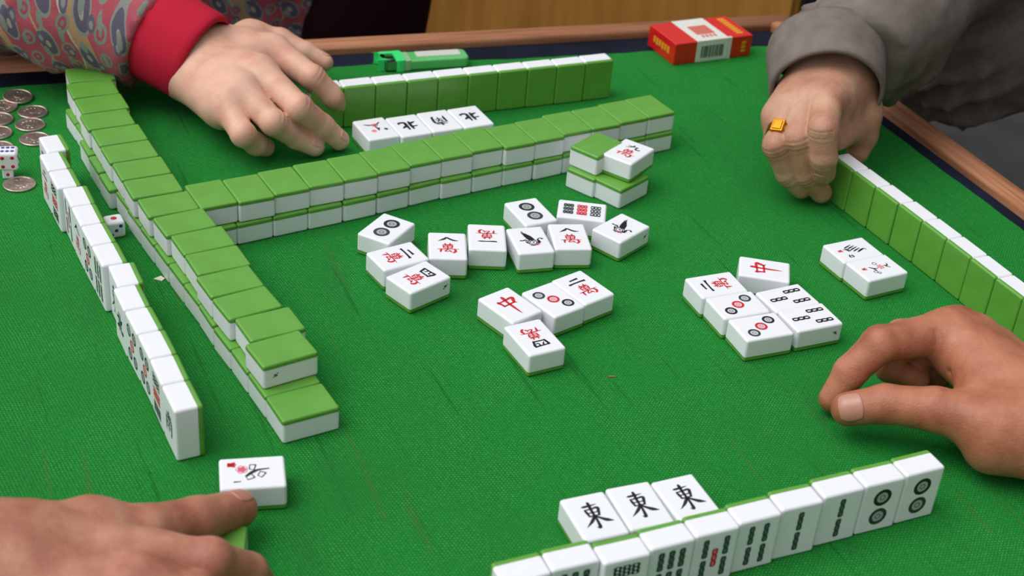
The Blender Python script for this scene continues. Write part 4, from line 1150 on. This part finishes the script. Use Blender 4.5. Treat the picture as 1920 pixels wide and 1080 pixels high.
axs = unit(np.array((-.080, -.010, .012)))
tube(pB, 'sleeve', [(WB+V3(-.110, -.014, .017)+axs*t, axs, r) for t, r in ((0, .044), (.004, .0455), (.03, .047), (.07, .050), (.14, .055), (.20, .060), (.201, .004))], SLEEVE_DK, .003, 48, lambda a, j: .012*math.sin(3*a+j*.7))
axs = unit(np.array((.060, -.100, .025)))
tube(pR, 'sleeve', [(np.array((.492, .672, .087))+axs*t, axs, r) for t, r in ((0, .047), (.004, .0485), (.03, .050), (.07, .052), (.12, .055), (.20, .060), (.201, .004))], SLEEVE_DK, .003, 48, lambda a, j: .012*math.sin(3*a+j*.7))

# ---------------------------------------------------------------- cigarette pack
PRED = mat('card_red', (214, 26, 20), 0.35, coat=0.4); PWHITE = mat('card_white', (226, 226, 216), 0.4, coat=0.3)
PGOLD = mat('card_gold', (232, 158, 40), 0.4); PDARK = mat('print_dark', (70, 74, 70), 0.5); PSALM = mat('print_salmon', (206, 106, 92), 0.5)
a0 = np.array((.1505, 1.4667)); d0 = unit(np.array((.0880, .0472))); ang = math.atan2(d0[1], d0[0])
pk = thing('cigarette_pack', 'red cigarette pack with white label band lying at the far right of the table', 'cigarette pack', (a0[0]+.0300, a0[1]+.0479, 0), ang)
PL, PW, PH = .0985, .056, .0245
p = MB(); p.box((-PL/2, -PW/2, 0), (PL/2, PW/2, PH))
bevel(p.build('box_body', PRED, pk), .0012)
e_ = .00025
x0, x1 = -.022, .018
p = MB()
p.box((x0, -PW/2-e_, .0006), (x1, PW/2+e_, PH+e_)); p.build('white_label', PWHITE, pk)
p = MB()
xx = x0+.006; rr = random.Random(3)
while xx < x1-.006:
    w = rr.choice((.0006, .0010, .0016)); p.box((xx, -PW/2-2*e_, .005), (xx+w, -PW/2, .0185)); xx += w+rr.choice((.0007, .0012))
p.build('barcode', PDARK, pk)
p = MB(); p.box((-.013, -.012, PH), (.010, .010, PH+2*e_))
for i in range(4): p.box((-.010+.005*i, -.020, PH), (-.007+.005*i, -.014, PH+2*e_))
p.build('printed_picture', PSALM, pk)
p = MB(); p.box((x1+.0005, -PW/2-2*e_, .0002), (x1+.004, -PW/2+.003, PH+e_)); p.build('seal_strip', PWHITE, pk)
p = MB()
for i in range(8):
    q = -.021+.0055*i; p.box((.033, q, PH), (.041, q+.0038, PH+2*e_))
p.build('gold_lettering', PGOLD, pk)
p = MB()
for i in range(6):
    q = -.017+.0058*i; p.box((-PL/2-2*e_, q, .009+.001*(i % 2)), (-PL/2, q+.004, .0165))
p.build('end_lettering', PGOLD, pk)
p = MB()
for i in range(3): p.box((.036, -PW/2-2*e_, .006+.0045*i), (.041, -PW/2, .009+.0045*i))
p.build('side_lettering', PGOLD, pk)

# ---------------------------------------------------------------- lighter
LG = mat('lighter_green', (64, 232, 124), 0.3, coat=0.3); LT = mat('lighter_clear_green', (120, 226, 132), 0.15, trans=0.35, coat=0.3)
STEEL = mat('steel', (200, 196, 186), 0.22, metal=1.0); LBL = mat('lighter_label', (206, 208, 196), 0.4); DKM = mat('dark_metal', (44, 38, 32), 0.4, metal=0.6)
l0 = np.array((-.1525, 1.3935)); l1 = np.array((-.0690, 1.4250)); dl = unit(l1-l0)
lg = thing('lighter', 'green disposable lighter lying on its side near the back rail', 'lighter', (*(l0+l1)/2, 0), math.atan2(dl[1], dl[0]))
def stadium(hx, hy, n=8, r=None):
    r = r or hy
    o = []
    for cx, cy, s in ((hx-r, hy-r, 0), (-hx+r, hy-r, 90), (-hx+r, -hy+r, 180), (hx-r, -hy+r, 270)):
        o += [(cx+r*math.cos(R(s+90*i/n)), cy+r*math.sin(R(s+90*i/n))) for i in range(n+1)]
    return o
HL = .0450
p = MB(); p.prism([(x+.010, y) for x, y in stadium(.0345, .0120, 6, .006)], .0005, .0115); bevel(p.build('fuel_tank', LT, lg), .002)
p = MB(); p.prism([(x+.0135, y+.003) for x, y in stadium(.0235, .0065, 3, .001)], .0113, .0119); p.build('paper_label', LBL, lg)
p = MB(); p.prism([(x-.0215, y-.001) for x, y in stadium(.004, .0112, 4, .002)], .0003, .0122); bevel(p.build('collar', mat('collar_pale', (150, 190, 140), 0.3), lg), .001)
p = MB(); p.prism([(x-.0290, y) for x, y in stadium(.0048, .0130, 4, .003)], .0002, .0128); p.prism([(x-.038, y+.0105) for x, y in stadium(.0095, .0028, 4)], .0002, .0124); p.prism([(x-.0452, y+.003) for x, y in stadium(.0026, .0095, 4)], .0002, .0120)
bevel(p.build('green_guard', LG, lg), .0012)
p = MB(); p.prism([(x-.0385, y-.0025) for x, y in stadium(.0062, .0085, 3, .001)], .0003, .0105); bevel(p.build('wind_hood', DKM, lg), .0008)
p = MB(); p.box((-.0430, -.0118, .002), (-.0335, -.0092, .0112)); p.box((-.0446, -.0110, .002), (-.0425, .004, .0110)); p.build('hood_rim', STEEL, lg)

# ---------------------------------------------------------------- coins
COIN = mat('coin_nickel', (186, 168, 158), 0.42, metal=1.0)
k = NT(COIN); v = k.obj(); k.color(k.ramp(k.noise(v, 90, 4), [(0.3, lin((176, 152, 144))), (0.7, lin((214, 196, 184)))]))
vo = k.new('ShaderNodeTexVoronoi'); vo.inputs['Scale'].default_value = 260; k.l.new(v, vo.inputs['Vector']); k.bump(vo.outputs['Distance'], 0.35, 0.0006)
def coin_mesh():
    p = MB(); r = .0135
    p.lathe([(.0001, 0), (r-.0004, 0), (r, .0003), (r, .0017), (r-.0004, .0020), (r-.0013, .0020), (r-.0017, .0016), (.0001, .0016)], 48)
    # raised relief: a leafy spray and a disc
    for i in range(9):
        t = -1.9+i*.48; cx, cy = .0072*math.cos(t), .0072*math.sin(t)
        M = Matrix.Translation((cx, cy, .0016)) @ Matrix.Rotation(t+.7, 4, 'Z')
        p.add([tuple(M @ Vector(q)) for q in ((-.0016, 0, 0), (0, -.0006, 0), (.0016, 0, 0), (0, .0006, 0), (0, 0, .00028))], [(0, 1, 4), (1, 2, 4), (2, 3, 4), (3, 0, 4)])
    p.lathe([(.0036, .0016), (.0034, .0019), (.0001, .0019)], 20, cap=False)
    o = p.build('coin', COIN, None); me = o.data; bpy.data.objects.remove(o)
    for q in me.polygons: q.use_smooth = False
    return me
CM = coin_mesh()
CS = [(-.4810, 1.2465, 3, 'coin farthest back in the pile at the left edge, overlapping another', .0022), (-.4890, 1.2270, 0, 'coin partly under the farthest coin at the left edge', 0), (-.4588, 1.2216, 0, 'farther of the two front right coins left of the wall', 0),
      (-.4840, 1.2010, 0, 'coin in the middle of the left edge column', 0), (-.4530, 1.1960, 0, 'coin just behind the standing left row, second from the wall', 0), (-.4760, 1.1745, 0, 'coin behind the white dice at the left edge', 0),
      (-.4400, 1.1690, 0, 'reddish coin partly hidden by the far end of the left row', 0), (-.4650, 1.1460, 0, 'coin directly behind the stacked white dice', 0), (-.4262, 1.0855, 0, 'single silver coin lying in front of the white dice', 0)]
for i, (x, y, tl, lb, z) in enumerate(CS):
    o = bpy.data.objects.new('coin', CM); COL.objects.link(o); o.location = (x, y, z+.00002)
    o.rotation_euler = (R(tl), R(tl*1.5), R(i*47)); tag(o, lb, 'coin', 'coins at the left edge')

# ---------------------------------------------------------------- dice
DW = mat('die_white', (232, 232, 232), 0.3, sss=0.1, sss_r=(.003, .003, .003))
DR = mat('pip_red', (190, 22, 40), 0.4); DB = mat('pip_blue', (50, 52, 160), 0.4); DK = mat('pip_dark', (40, 62, 70), 0.4)
def die(loc, rz, label, s, faces, tilt=(0, 0)):
    t = thing('die', label, 'die', loc, rz, 'dice'); t.rotation_euler = (tilt[0], tilt[1], rz)
    bm = MB(); bm.box((-s/2, -s/2, 0), (s/2, s/2, s)); o = bm.build('die_body', DW, t); bevel(o, s*.17, 4)
    P = {1: [(0, 0)], 2: [(-1, -1), (1, 1)], 3: [(-1, -1), (0, 0), (1, 1)], 4: [(-1, -1), (1, -1), (-1, 1), (1, 1)], 5: [(-1, -1), (1, -1), (-1, 1), (1, 1), (0, 0)], 6: [(-1, -1), (0, -1), (1, -1), (-1, 1), (0, 1), (1, 1)]}
    for (ax, sd, n, m) in faces:
        for (u, v) in P[n]:
            q = MB(); r = s*(.10 if n > 1 else .17); d = s*.245
            q.lathe([(r, 0), (r*.9, s*.012), (.00001, s*.014)], 14, cap=False)
            if ax == 'z': M = Matrix.Translation((u*d, v*d*(.8 if n == 6 else 1), s))
            elif ax == 'y': M = Matrix.Translation((u*d, sd*s/2, s/2+v*d)) @ Matrix.Rotation(-sd*PI/2, 4, 'X')
            else: M = Matrix.Translation((sd*s/2, u*d, s/2+v*d)) @ Matrix.Rotation(sd*PI/2, 4, 'Y')
            q.v = [tuple(M @ Vector(x)) for x in q.v]; q.build('pip', m, t, smooth=True)
    return t
die((-.4400, 1.0985, 0), R(18), 'lower white die showing one red pip at the left edge', .0090, [('y', -1, 1, DR)])
die((-.4390, 1.1005, .0090), R(14), 'upper white die with six blue and four red pips at the left edge', .0165, [('z', 1, 6, DB), ('y', -1, 4, DR), ('x', 1, 5, DK)])
die((-.3265, 1.0205, 0), R(30), 'white die lying between the left row and the left wall', .0150, [('z', 1, 1, DR), ('x', 1, 2, DB), ('y', -1, 3, DB)])

# ---------------------------------------------------------------- crumbs and scraps on the cloth
SCRAP = mat('scrap_pale', (216, 214, 190), 0.8); TWIG = mat('scrap_brown', (150, 112, 66), 0.8); BLKB = mat('scrap_dark', (34, 44, 30), 0.9)
def scrap(x, y, pts, m, label, cat, name, h=.0008):
    p = MB(); p.prism(pts, 0, h); o = p.build(name, m, None, loc=(x, y, .0001)); tag(o, label, cat)
scrap(-.2750, .9595, [(-.004, -.001), (.003, -.003), (.0045, .001), (.0005, .0042)], SCRAP, 'tiny pale paper scrap between the left row and left wall', 'paper scrap', 'paper_scrap')
scrap(.0790, .8830, [(-.003, -.0006), (.003, .0004), (.0028, .0012), (-.002, .0008)], TWIG, 'tiny brown crumb on open cloth right of the discards', 'crumb', 'crumb')
scrap(-.3830, 1.0440, [(-.0035, -.0005), (.0035, .0003), (.003, .0011), (-.003, .0006)], TWIG, 'tiny brown crumb left of the standing left row', 'crumb', 'crumb')
